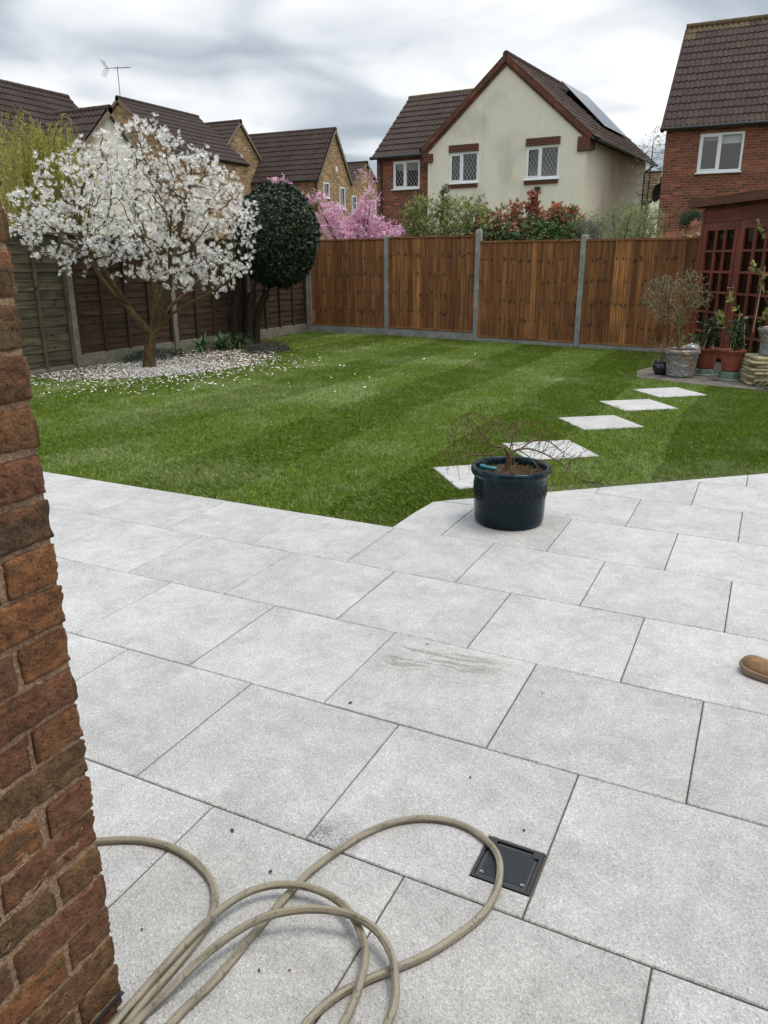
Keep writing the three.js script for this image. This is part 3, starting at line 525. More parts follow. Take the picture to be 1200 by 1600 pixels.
function addWindow(parent, x, y, w, h, { split = 0.45, z = -0.09, leaded = false, sill = true, m, glass = pane } = {}) {
  const grp = mesh('window', windowFrame(w, h, split).translate(x, y, z), upvc, parent), parts = split ? [[0.07, w * split - 0.035], [w * split + 0.035, w - 0.07]] : [[0.07, w - 0.07]];
  for (const [a, b] of parts) mesh('pane', box(b - a + 0.02, h - 0.12, 0.006, x + (a + b) / 2, y + h / 2, z + 0.025), glass, grp);
  if (leaded) { const bars = []; for (const [a, b] of parts) { const W = b - a, Hh = h - 0.14, st = 0.125; for (const sg of [1, -1]) for (let k = -Hh; k < W + Hh; k += st) { // lines x = k + sg * 0.62 y clipped to the light
      const sl = 0.62; let pts = []; for (const yy of [0, Hh]) { const xx = sg > 0 ? k + sl * yy : k + sl * (Hh - yy); pts.push([xx, yy]); } let [p, q] = pts; const cut = (lim) => { if ((p[0] - lim) * (q[0] - lim) < 0) { const t = (lim - p[0]) / (q[0] - p[0]); return [lim, p[1] + t * (q[1] - p[1])]; } };
      const c0 = cut(0), c1 = cut(W); if (c0) { if (p[0] < 0) p = c0; else q = c0; } if (c1) { if (p[0] > W) p = c1; else q = c1; } if (Math.min(p[0], q[0]) < -1e-6 || Math.max(p[0], q[0]) > W + 1e-6) continue;
      const L = Math.hypot(p[0] - q[0], p[1] - q[1]); if (L < 0.02) continue; bars.push(box(0.0075, L, 0.006, 0, 0, 0, 0, 0, -Math.atan2(q[0] - p[0], q[1] - p[1])).translate(x + a + (p[0] + q[0]) / 2, y + 0.07 + (p[1] + q[1]) / 2, z + 0.031)); } }
    mesh('leading', bars, lead, grp).userData.kind = 'stuff'; }
  if (sill) mesh('sill', rbox(w + 0.06, 0.035, 0.16, 0.006, x + w / 2, y - 0.018, z + 0.09), upvc, grp);
  if (m) for (const o of [grp, ...grp.children]) o.geometry.applyMatrix4(m);
  return grp;
}
const gutterGeo = (a, b) => merge([rod(a, b, 0.055, 0.055, 8)]);
const ridgeGeo = (a, b) => { const A = V(...a), B = V(...b), n = Math.max(1, Math.round(A.distanceTo(B) / 0.45)), gs = []; for (let i = 0; i < n; i++) { const p = A.clone().lerp(B, i / n), q = A.clone().lerp(B, (i + 0.985) / n); gs.push(rod(p.toArray(), q.toArray(), 0.105, 0.1, 10)); } return merge(gs); };

// the cream rendered house with its brick wing
{
  const t = thing('rendered_house', 'cream rendered house with steep gable, brick wing and leaded windows behind the fence', 'house', [-11.14, 0, -25.68], -0.08);
  const pitch = Math.atan2(2.39, 2.83), Ls = Math.hypot(2.39, 2.83), D = 7.73;
  const holes = [[0.93, 3.87, 1.06, 0.93], [3.585, 3.86, 1.1, 0.95]];
  const g = wallGeo([[0.16, 0], [5.5, 0], [5.5, 4.92], [2.83, 7.17], [0.16, 4.92]], holes, 0.14, 1 / 7);
  const side = wallGeo([[0, 0], [D - 0.3, 0], [D - 0.3, 4.9], [0, 4.9]], [], 0.14, 1 / 7).rotateY(Math.PI / 2).translate(5.498, 0, -0.142);
  side.translate(0, 0, 0);
  mesh('wall', g, render, t); mesh('wall', side, render, t);
  for (const q of [wallGeo([[0.16, 0], [5.5, 0], [5.5, 4.92], [2.83, 7.17], [0.16, 4.92]], [], 0.14, 1 / 7).translate(0, 0, -D + 0.3), wallGeo([[0, 0], [D - 0.6, 0], [D - 0.6, 4.9], [0, 4.9]], [], 0.14, 1 / 7).rotateY(Math.PI / 2).translate(0.3, 0, -0.15)]) mesh('wall', q, render, t);
  const right = onSlope([5.78, 4.9, 0.1], [0, 0, -1], [-1, 0, 0], pitch), left = onSlope([-0.12, 4.9, -D], [0, 0, 1], [1, 0, 0], pitch);
  const deck = mesh('roof', [slab3(D + 0.1, Ls + 0.12, 0.06, right), slab3(D + 0.1, Ls + 0.12, 0.06, left)], dark, t);
  mesh('roof_tiles', [courseGeo(D + 0.1, Ls + 0.12).applyMatrix4(right), courseGeo(D + 0.1, Ls + 0.12).applyMatrix4(left)], tileMats[1], deck).userData.kind = 'stuff';
  mesh('ridge_tiles', ridgeGeo([2.83, 7.41, 0.1], [2.83, 7.41, -D]), tileMats[2], deck);
  const vg = (sg) => { const L = 3.72, m = box(L, 0.17, 0.09, 0, 0, 0, 0, 0, sg * pitch); return m.translate(2.83 - sg * L * 0.5 * Math.cos(pitch) , 7.34 - L * 0.5 * Math.sin(pitch), 0.065); };
  const vg2 = (sg) => box(3.6, 0.1, 0.05, 0, 0, 0, 0, 0, sg * pitch).translate(2.83 - sg * 1.8 * Math.cos(pitch), 7.19 - 1.8 * Math.sin(pitch), 0.03);
  mesh('verge', [scaleUV(vg(1), 0.55), scaleUV(vg(-1), 0.55), scaleUV(vg2(1), 0.55), scaleUV(vg2(-1), 0.55)], darkBrick, t).userData.label = 'brick verge';
  mesh('kneeler', [box(0.34, 0.26, 0.12, 0.18, 4.68, 0.02), box(0.2, 0.3, 0.12, 0.06, 4.9, 0.021)].map((q) => scaleUV(q, 0.55)), darkBrick, t);
  mesh('kneeler', [box(0.38, 0.4, 0.12, 5.43, 4.76, 0.02), box(0.12, 0.3, 0.5, 5.56, 4.76, -0.2)].map((q) => scaleUV(q, 0.55)), darkBrick, t);
  for (const [x, y, w, h] of holes) {
    addWindow(t, x, y, w, h, { split: 0.44, leaded: true });
    mesh('lintel', Array.from({ length: 14 }, (_, i) => scaleUV(box(w / 14 - 0.008, 0.215, 0.06, x + w * (i + 0.5) / 14, y + h + 0.11, 0.012), 0.55)), darkBrick, t);
    mesh('brick_sill', Array.from({ length: 14 }, (_, i) => scaleUV(box(w / 14 - 0.008, 0.12, 0.07, x + w * (i + 0.5) / 14, y - 0.09, 0.016), 0.55)), darkBrick, t);
  }
  mesh('partition', [box(5.2, 4.8, 0.06, 2.83, 2.4, -3.4)], plaster, t); mesh('upper_floor', box(5.1, 0.2, 3.2, 2.83, 2.6, -1.75), plaster, t); mesh('ceiling', box(5.1, 0.06, 7, 2.83, 4.86, -3.7), plaster, t);
  // the wing
  const wz = -0.35, wp = Math.atan2(2.19, 2.59), wl = Math.hypot(2.19, 2.59);
  const wing = wallGeo([[-2.05, 0], [0.16, 0], [0.16, 4.86], [-2.05, 4.86]], [[-1.4, 3.82, 1.06, 0.9]]).translate(0, 0, wz);
  for (const q of [wing, wallGeo([[0, 0], [5.2, 0], [5.2, 4.86], [2.6, 7.0], [0, 4.86]]).rotateY(-Math.PI / 2).translate(-2.048, 0, wz - 5.342)]) mesh('brick_wall', q, redBrick, t);
  addWindow(t, -1.4, 3.82, 1.06, 0.9, { split: 0.46, leaded: true, z: wz - 0.09 });
  mesh('partition', box(2, 4.6, 0.06, -0.95, 2.3, wz - 3), plaster, t); mesh('upper_floor', box(1.9, 0.2, 2.8, -0.98, 2.6, wz - 1.55), plaster, t); mesh('ceiling', box(1.9, 0.05, 4.8, -0.98, 4.8, wz - 2.6), plaster, t);
  const ws = onSlope([-2.18, 4.86, wz + 0.14], [1, 0, 0], [0, 0, -1], wp), wb = onSlope([2.4, 4.86, wz - 5.34], [-1, 0, 0], [0, 0, 1], wp);
  const wd = mesh('roof', [slab3(4.58, wl + 0.18, 0.06, ws), slab3(4.58, wl + 0.18, 0.06, wb)], dark, t);
  mesh('roof_tiles', [courseGeo(4.58, wl + 0.18).applyMatrix4(ws), courseGeo(4.58, wl + 0.18).applyMatrix4(wb)], tileMats[0], wd).userData.kind = 'stuff';
  mesh('ridge_tiles', ridgeGeo([-2.2, 7.12, wz - 2.6], [2.3, 7.12, wz - 2.6]), mossTile, wd);
  mesh('gutter', [gutterGeo([-2.2, 4.84, wz + 0.2], [0.0, 4.84, wz + 0.2])], dark, t);
  mesh('gutter', [gutterGeo([5.86, 4.84, -0.1], [5.86, 4.84, -D])], dark, t);
  mesh('downpipe', [rod([-1.84, 0, wz + 0.06], [-1.84, 4.6, wz + 0.06], 0.035), rod([-1.84, 4.6, wz + 0.06], [-1.84, 4.8, wz + 0.2], 0.035)], dark, t);
  mesh('downpipe', [rod([5.56, 0, -D + 0.5], [5.56, 4.55, -D + 0.5], 0.035), rod([5.56, 4.55, -D + 0.5], [5.84, 4.8, -D + 0.4], 0.035)], dark, t);
  mesh('security_light', [box(0.16, 0.1, 0.1, 4.05, 3.58, 0.06), rod([4.05, 3.5, 0.05], [4.05, 3.5, 0.12], 0.045)], dark, t);
  const solar = std({ color: lin(0.36, 0.39, 0.44), roughness: 0.1, map: tex(128, 128, (u, v, o) => { const l = (u * 6) % 1 < 0.06 || (v * 10) % 1 < 0.06; const L = l ? 0.8 : 0.45; set3(o, L, L, L); }) });
  for (let k = 0; k < 3; k++) { const p = mesh('solar_panel', box(0.98, 2.2, 0.02).rotateX(0.055).translate(4.0 + k * 1.0, 2.2, 0.18).applyMatrix4(right), solar, t); for (const [y, h] of [[1.5, 0.09], [2.9, 0.16]]) mesh('panel_rail', box(1.0, 0.04, h, 4.0 + k, y, 0.05 + h / 2).applyMatrix4(right), dark, p); }
}

// the red brick house at the right, every roof tile laid
{
  const t = thing('brick_house', 'red brick house with brown tiled roof and white window above the summerhouse', 'house', [-3.57, 0, -26]);
  const W = 4.9, pitch = Math.PI / 4, Ls = 4.47;
  for (const q of [wallGeo([[0.05, 0], [W, 0], [W, 5.12], [0.05, 5.12]], [[1.0, 3.87, 1.2, 1.05]]), wallGeo([[0, 0], [6.3, 0], [6.3, 5.12], [3.15, 8.2], [0, 5.12]]).rotateY(-Math.PI / 2).translate(0.052, 0, -6.442), wallGeo([[0, 0], [6.3, 0], [6.3, 5.12], [3.15, 8.2], [0, 5.12]]).rotateY(-Math.PI / 2).translate(W - 0.142, 0, -6.442)]) mesh('wall', q, redBrick, t);
  addWindow(t, 1.0, 3.87, 1.2, 1.05, { split: 0.47 });
  mesh('blind', box(0.56, 0.2, 0.02, 1.88, 4.74, -0.2), std({ color: lin(0.5, 0.52, 0.5) }), t);
  mesh('blind', box(0.46, 0.1, 0.02, 1.3, 4.79, -0.2), std({ color: lin(0.4, 0.43, 0.42) }), t);
  mesh('partition', [box(4.6, 5, 0.06, 2.5, 2.5, -3.6)], plaster, t); mesh('upper_floor', box(4.5, 0.2, 3.3, 2.5, 2.6, -1.85), plaster, t); mesh('ceiling', box(4.5, 0.06, 6, 2.5, 5.08, -3.2), plaster, t); mesh('back_wall', wallGeo([[0.3, 0], [W - 0.2, 0], [W - 0.2, 5.1], [0.3, 5.1]]).translate(0, 0, -6.3), redBrick, t);
  const front = onSlope([-0.06, 5.12, 0.14], [1, 0, 0], [0, 0, -1], pitch), back = onSlope([W, 5.12, -6.44], [-1, 0, 0], [0, 0, 1], pitch);
  const deck = mesh('roof', [slab3(W, Ls + 0.18, 0.06, front), slab3(W, Ls + 0.18, 0.06, back)], dark, t);
  rnd = mulberry(71);
  const shapes = [0, 1, 2].map((k) => { const g = courseGeo(0.3, 0.36, 0.36); const u = g.attributes.uv; for (let i = 0; i < u.count; i++) u.setXY(i, u.getX(i) + k * 0.31, u.getY(i) + k * 0.23); return g; });
  for (let r = 0; r < 14; r++) for (let c = 0; c < 16; c++) {
    const m = piece('roof_tile', shapes[Math.floor(rnd() * 3)], r === 13 && rnd() < 0.7 || r === 12 && rnd() < 0.25 ? mossTile : tileMats[Math.floor(rnd() * 4)], deck);
    m.applyMatrix4(front.clone().multiply(new THREE.Matrix4().makeTranslation(c * 0.3 + 0.02, r * 0.332 + rr(-0.004, 0.004), rr(0, 0.006))));
  }
  mesh('back_tiles', courseGeo(W, Ls + 0.18).applyMatrix4(back), tileMats[0], deck).userData.kind = 'stuff';
  mesh('ridge_tiles', ridgeGeo([-0.08, 8.42, -3.15], [W, 8.42, -3.15]), mossTile, deck);
  mesh('gutter', gutterGeo([-0.1, 5.08, 0.2], [W, 5.08, 0.2]), dark, t);
  mesh('verge', [box(0.08, 0.14, 4.6, 0, 0, 0, pitch).translate(-0.06, 6.68, -1.5)], tileMats[2], t);
}
// satellite dish on its left wall
{
  const t = thing('satellite_dish', 'small dark satellite dish on the left wall of the red brick house', 'satellite dish', [-3.52, 3.35, -26.4]);
  const dish = new THREE.SphereGeometry(0.42, 20, 8, 0, 6.283, 0, 0.72); dish.scale(1, 1, 1.15); dish.rotateZ(1.35); dish.rotateY(-0.35); dish.translate(0.14, 0, 0);
  mesh('reflector', dish, std({ color: lin(0.14, 0.145, 0.15), roughness: 0.5, side: THREE.DoubleSide }), t);
  mesh('arm', [rod([0, 0, 0], [-0.5, -0.28, 0.12], 0.018), rod([-0.5, -0.28, 0.12], [-0.58, -0.15, 0.12], 0.03), rod([-0.1, -0.05, 0], [0.04, -0.1, 0], 0.025)], dark, t);
}

// the older estate on the left
function estateHouse(name, label, pos, turn, { w, L, hE, hR, wall, gable, tiles, windows = [], extra }) { // gable at x = 0 faces +x, ridge runs to -x, near eave z = 0
  const t = thing(name, label, 'house', pos, turn, null), pitch = Math.atan2(hR - hE, w / 2), Ls = Math.hypot(hR - hE, w / 2);
  const toSide = new THREE.Matrix4().makeRotationY(Math.PI / 2), outline = [[0, 0], [w, 0], [w, hE - 0.05], [w / 2, hR - 0.08], [0, hE - 0.05]];
  const gHoles = windows.filter((q) => q[4] === 'gable').map(([a, y, ww, h]) => [a, y, ww, h]), fHoles = windows.filter((q) => q[4] === 'front').map(([a, y, ww, h]) => [a, y, ww, h]);
  for (const q of [wallGeo(outline, gHoles).applyMatrix4(toSide), wallGeo(outline).applyMatrix4(toSide).translate(-L, 0, 0)]) mesh('gable_wall', q, gable, t);
  for (const q of [wallGeo([[-L, 0], [-0.142, 0], [-0.142, hE - 0.05], [-L, hE - 0.05]], fHoles), wallGeo([[-L, 0], [-0.142, 0], [-0.142, hE - 0.05], [-L, hE - 0.05]]).translate(0, 0, -w + 0.14)]) mesh('wall', q, wall, t);
  for (const [a, y, ww, h, where] of windows) addWindow(t, a, y, ww, h, { split: ww > 0.8 ? 0.5 : 0, m: where === 'gable' ? toSide : undefined });
  mesh('upper_floor', box(L - 0.3, 0.2, w - 0.3, -L / 2 - 0.02, 2.6, -w / 2), plaster, t); mesh('ceiling', box(L - 0.3, 0.06, w - 0.3, -L / 2 - 0.02, hE - 0.1, -w / 2), plaster, t); mesh('partition', box(0.06, hE - 0.2, w - 0.3, -Math.min(2.6, L * 0.7), hE / 2 - 0.1, -w / 2), plaster, t);
  const front = onSlope([-L, hE - 0.06, 0.14], [1, 0, 0], [0, 0, -1], pitch), back = onSlope([0.1, hE - 0.06, -w - 0.14], [-1, 0, 0], [0, 0, 1], pitch);
  const deck = mesh('roof', [slab3(L + 0.1, Ls + 0.2, 0.07, front), slab3(L + 0.1, Ls + 0.2, 0.07, back)], dark, t);
  mesh('roof_tiles', [courseGeo(L + 0.1, Ls + 0.2).applyMatrix4(front), courseGeo(L + 0.1, Ls + 0.2).applyMatrix4(back)], tiles, deck).userData.kind = 'stuff';
  mesh('ridge_tiles', ridgeGeo([0.12, hR + 0.05, -w / 2], [-L, hR + 0.05, -w / 2]), tileMats[2], deck);
  const vg = (sg) => box(0.06, 0.12, Ls + 0.2, 0, 0, 0, sg * pitch).translate(0.09, (hE + hR) / 2 - 0.02, -w / 2 + sg * w / 4);
  mesh('verge', [vg(1), vg(-1)], std({ color: lin(0.22, 0.17, 0.12) }), t);
  mesh('gutter', [gutterGeo([-L, hE - 0.1, 0.2], [0.05, hE - 0.1, 0.2])], dark, t);
  mesh('downpipe', [rod([-0.12, 0, 0.06], [-0.12, hE - 0.2, 0.06], 0.04)], dark, t);
  if (extra) extra(t);
  return t;
}
estateHouse('estate_house', 'dark tiled roof of a house at the far left, behind the willow', [-26.64, 0, -18.3], -Math.PI / 2, { w: 6, L: 4.2, hE: 4.15, hR: 6.98, wall: buffBrick, gable: buffBrick, tiles: tileMats[2] });
estateHouse('estate_house', 'house with a pale cream gable just left of the aerial', [-16.85, 0, -15.84], 0, { w: 3.02, L: 1.9, hE: 3.88, hR: 5.33, wall: render, gable: render, tiles: tileMats[2] });
estateHouse('estate_house', 'buff brick house with gable under the tall aerial, behind the magnolia', [-29.45, 0, -28.2], -Math.PI / 2, { w: 5.6, L: 5.3, hE: 5.92, hR: 8.12, wall: buffBrick, gable: buffBrick, tiles: tileMats[2] });
estateHouse('estate_house', 'buff brick gabled house with one white window, right of the magnolia top', [-26.05, 0, -33.2], 0, { w: 5.7, L: 5, hE: 5.58, hR: 8.25, wall: buffBrick, gable: buffBrick, tiles: tileMats[0], windows: [[1.9, 4.95, 1.55, 0.95, 'gable']], extra: (t) => mesh('wall_lamp', box(0.1, 0.35, 0.12, 0.07, 6.55, -2.75), upvc, t) });
estateHouse('estate_house', 'buff brick house with long dark roof and two windows in its right gable', [-22.01, 0, -37.02], 0.01, { w: 3.66, L: 5.52, hE: 5.5, hR: 7.98, wall: buffBrick, gable: buffBrick, tiles: tileMats[0], windows: [[0.55, 4.6, 0.72, 0.8, 'gable'], [2.3, 4.15, 0.72, 1.15, 'gable']], extra: (t) => mesh('wall_lamp', box(0.1, 0.25, 0.12, 0.07, 6.1, -1.85), upvc, t) });
estateHouse('estate_house', 'small far house showing between the pink cherry and the brick wing', [-23.6, 0, -43], 0, { w: 5, L: 4, hE: 5.4, hR: 7.1, wall: buffBrick, gable: buffBrick, tiles: tileMats[3], windows: [[0.6, 4.1, 0.7, 1.1, 'gable'], [3.1, 4.1, 0.8, 1.0, 'gable']] });
estateHouse('far_house', 'distant pale house seen in the gap beside the red brick house', [-7.0, 0, -48], 0, { w: 5, L: 6, hE: 4.6, hR: 6.2, wall: render, gable: render, tiles: mossTile });
// television aerials
function aerial(label, pos, turn, k, mast) {
  const t = thing('tv_aerial', label, 'aerial', pos, turn), M = std({ color: lin(0.16, 0.17, 0.18), roughness: 0.5, metalness: 0.4 });
  mesh('mast', rod([0, -1.2, 0], [0, mast, 0], 0.022 * k), M, t);
  const el = []; for (let i = 0; i < 9; i++) el.push(rod([-0.2 + i * 0.09, mast - 0.05, -0.17 * k], [-0.2 + i * 0.09, mast - 0.05, 0.17 * k], 0.008 * k, 0.008 * k, 4));
  mesh('boom', rod([-0.55, mast - 0.05, 0], [0.6, mast - 0.05, 0], 0.018 * k), M, t); mesh('director_rod', el, M, t).userData.kind = 'stuff';
  const rf = []; for (const s of [1, -1]) for (let i = 0; i < 5; i++) rf.push(rod([-0.5 - i * 0.035, mast - 0.05 + s * (0.05 + i * 0.06), -0.25 * k], [-0.5 - i * 0.035, mast - 0.05 + s * (0.05 + i * 0.06), 0.25 * k], 0.008 * k, 0.008 * k, 4)); for (const s of [1, -1]) for (const z of [-0.24, 0, 0.24]) rf.push(rod([-0.48, mast - 0.05, z * k], [-0.68, mast - 0.05 + s * 0.32, z * k], 0.008 * k, 0.008 * k, 4));
  mesh('reflector', rf, M, t).userData.kind = 'stuff';
}
aerial('tall television aerial on the brick house above the magnolia', [-26.65, 8.2, -28.3], 0.3, 0.75, 1.2);
aerial('small far television aerial left of the brick wing', [-20.2, 6.6, -45.5], 0.5, 1.2, 1.0);
// ------------------------------------------------------------------ trees and shrubs
const barkMap = tex(256, 512, (u, v, o) => { const n = fbm(u * 14, v * 26, 101, 5, 14, 26), m = smooth(0.5, 0.7, fbm(u * 5, v * 6, 103, 4, 5, 6)); const L = 0.5 + 0.5 * (n - 0.5); set3(o, mix(L, 0.5, m * 0.5), mix(L * 0.9, 0.52, m * 0.5), mix(L * 0.72, 0.36, m * 0.5)); });
const bark = (r, g, b) => std({ map: barkMap, color: lin(r, g, b), bumpMap: barkMap, bumpScale: 0.01, roughness: 0.95 });
const col = (r, g, b, j = 0.2) => lin(r, g, b).multiplyScalar(1 + (rnd() - 0.5) * 2 * j);

// star magnolia in full flower
{
  rnd = mulberry(201);
  const B = [-8.14, -8.71], P = (s, y, d = 0) => local(B, s, y, d);
  const limbs = [[P(-0.02, -0.05), P(0.01, 0.25, 0.02), P(0.07, 0.5)], [P(0.06, 0.48), P(-0.2, 0.83, -0.1), P(-0.55, 1.3, -0.15), P(-0.7, 1.75, -0.1)], [P(0.06, 0.48), P(0.16, 0.85), P(0.34, 1.25, 0.1), P(0.5, 1.7, 0.1), P(0.72, 2.35, 0.1)], [P(0.05, 0.45), P(0.1, 0.9, 0.25), P(0.0, 1.5, 0.45), P(-0.1, 2.1, 0.5)], [P(0.09, 0.47), P(0.45, 0.78, -0.1), P(0.95, 1.03, -0.2), P(1.3, 1.22, -0.2)], [P(0.2, 0.6), P(0.5, 1.15, -0.4), P(0.62, 1.6, -0.7)], [P(-0.2, 0.82), P(-0.32, 1.3, -0.5), P(-0.5, 1.8, -0.8)], [P(0.3, 0.8), P(0.75, 1.25, 0.4), P(1.0, 1.7, 0.6)]];
  const c = P(0.06, 2.0), OUT = [[-1.62, 2.15], [-1.55, 1.9], [-1.25, 1.3], [-0.95, 1.25], [-0.6, 1.5], [-0.2, 1.2], [0.15, 1.25], [0.5, 1.05], [0.97, 0.94], [1.3, 1.1], [1.66, 1.37], [1.55, 1.75], [1.74, 2.14], [1.5, 2.45], [1.12, 2.95], [0.62, 3.15], [0.3, 3.36], [-0.1, 3.12], [-0.71, 2.93], [-1.1, 2.6]], inCrown = (p) => { const q = p.clone().sub(c), s = q.dot(RIGHT); const dent = 0.78 + 0.5 * noise3(p.x * 1.5 + 9, p.y * 1.5, p.z * 1.5, 77); const ry = q.y > 0 ? 1.3 : 1.0; const d = q.dot(AWAY), rim = Math.hypot(s / 1.85, q.y / (ry * 1.08)); return inPoly((s - 0.02) / 0.93, (p.y - 1.9) / 0.95 + 1.9, OUT) && Math.abs(d) < 1.5 * Math.sqrt(Math.max(0.03, 1 - rim * rim)) * Math.min(1.1, dent + 0.1) && noise3(p.x * 2.6, p.y * 3.4, p.z * 2.6, 31) > 0.3; };
  const att = blob(2300, c, V(1.85, 1.5, 1.85), 0.15, inCrown);
  const nodes = thicken(colonize(limbs, att, { step: 0.07, kill: 0.075, infl: 1.2, iter: 80, jit: 0.28 }), 0.0038, 2.3, 0.085);
  nodes.slice(0, 9).forEach((n, i) => { n.r = Math.max(n.r, 0.1 - i * 0.004); });
  const tree = thing('magnolia_tree', 'star magnolia tree covered in white blossom, in the left bed', 'tree', [0, 0, 0]);
  mesh('trunk', branchGeometry(nodes), bark(0.46, 0.38, 0.23), tree);
  const flower = (seed, open) => { rnd = mulberry(seed); const gs = []; const n = 12; for (let i = 0; i < n; i++) { const l = rr(0.05, 0.072), w = rr(0.009, 0.013), g = new THREE.PlaneGeometry(w, l, 2, 3), q = g.attributes.position; for (let k = 0; k < q.count; k++) { const t = q.getY(k) / l + 0.5, x = q.getX(k) * (0.45 + 1.1 * t - 0.85 * t * t * t); q.setXYZ(k, x, t * l, -0.5 * l * t * t * rr(0.5, 0.9) * open + Math.abs(x) * 0.4); } g.rotateX(0.25 + 1.15 * open * rr(0.55, 1.15)); g.rotateY((i / n) * 6.283 * 1.0 + rr(-0.2, 0.2)); gs.push(g); } const g = merge(gs); g.computeVertexNormals(); return g; };
  const kinds = [flower(1, 1), flower(2, 0.75), flower(3, 0.45), flower(4, 1.1)]; rnd = mulberry(209);
  const white = new THREE.MeshPhysicalMaterial({ color: lin(0.92, 0.91, 0.875), roughness: 0.7, side: THREE.DoubleSide, transmission: 0.12, thickness: 0 }), blush = new THREE.MeshPhysicalMaterial({ color: lin(0.84, 0.79, 0.78), roughness: 0.7, side: THREE.DoubleSide, transmission: 0.12, thickness: 0 });
  const spots = []; nodes.forEach((n, i) => { if (n.par < 0 || n.r > 0.011 || i < 60) return; const dir = n.p.clone().sub(nodes[n.par].p).normalize(), tip = !n.kids.length; const k = tip ? 1 : n.r < 0.007 ? 0.6 : 0.2; if (rnd() < k) spots.push([n.p.clone(), dir]); if (tip) spots.push([n.p.clone().addScaledVector(randDir(), 0.06), dir]); if (tip && rnd() < 0.8) spots.push([n.p.clone().addScaledVector(randDir(), 0.05), dir]); });
  const fl = spots.filter(([p]) => noise3(p.x * 3.2, p.y * 3.8, p.z * 3.2, 35) > 0.26).map(([p, d]) => { const dir = d.clone().addScaledVector(randDir(), 0.75); dir.y += 0.15; return [p.addScaledVector(dir.clone().normalize(), 0.01), facing(dir), rr(0.55, 0.92)]; });
  const eye = camera.position; fl.sort((a, b) => a[0].distanceTo(eye) / a[2] - b[0].distanceTo(eye) / b[2]);
  
  const crown = mesh('bud', merge(nodes.filter((n) => !n.kids.length).slice(0, 260).map((n) => { const g = new THREE.ConeGeometry(0.006, 0.024, 5); g.translate(n.p.x, n.p.y + 0.01, n.p.z); return g; })), std({ color: lin(0.2, 0.19, 0.1) }), tree); crown.userData.kind = 'stuff';
  fl.slice(0, 300).forEach(([p, q, s]) => { const m = piece('blossom', kinds[Math.floor(rnd() * 4)], rnd() < 0.8 ? white : blush, tree); m.position.copy(p); m.quaternion.copy(q); m.scale.setScalar(s); });
  kinds.forEach((k, i) => instanced('blossom_mass' + (i ? `_00${i}` : ''), k, i === 2 ? blush : white, fl.slice(300).filter((_, j) => j % 4 === i), tree));
  // fallen petals: thick under the crown, thinning out over the grass
  const petal = leafGeo(0.044, 0.016, 0.2, 0.3); petal.translate(0, -0.018, 0); petal.rotateX(Math.PI / 2);
  const list = []; let guard = 0;
  while (list.length < 9500 && guard++ < 300000) { const a = rr(0, 6.283), R = Math.pow(rnd(), 0.75) * 2.6, x = B[0] + 0.25 + Math.cos(a) * R * 0.95, z = B[1] + Math.sin(a) * R + 0.05; if (x < -9.05) continue; const inb = inPoly(x, z, BED), edge = Math.hypot((x - B[0] - 0.2) / 1.25, (z - B[1] - 0.2) / 1.5); if (rnd() > (inb ? 1.25 - edge * 0.5 : 0.42 - edge * 0.23)) continue; list.push([V(x, (inb ? -0.006 : 0.008) + rr(0, 0.014), z), new THREE.Quaternion().setFromEuler(new THREE.Euler(rr(-0.5, 0.5), rr(0, 6.28), rr(-0.5, 0.5))), rr(0.7, 1.2), rnd() < 0.85 ? col(0.84, 0.82, 0.79, 0.06) : col(0.62, 0.5, 0.4, 0.2)]); }
  for (let i = 0; i < 230; i++) { const a = rr(0, 6.283), R = 1.4 + Math.pow(rnd(), 2.2) * 3.2, x = B[0] + 0.5 + Math.cos(a) * R, z = B[1] + Math.sin(a) * R * 0.9 - 0.6; if (x < -9 || x > -3.6 || z > -5.6 || z < -14.2) continue; list.push([V(x, rr(0.008, 0.024), z), new THREE.Quaternion().setFromEuler(new THREE.Euler(rr(-0.7, 0.7), rr(0, 6.28), rr(-0.7, 0.7))), rr(0.75, 1.25), col(0.82, 0.82, 0.78, 0.06)]); }
  const m = instanced('fallen_petals', petal, new THREE.MeshPhysicalMaterial({ color: 0xffffff, roughness: 0.75, side: THREE.DoubleSide }), list, null, true); tag(m, 'white petals fallen over the bed and the grass below the magnolia', null, null, 'stuff');
}

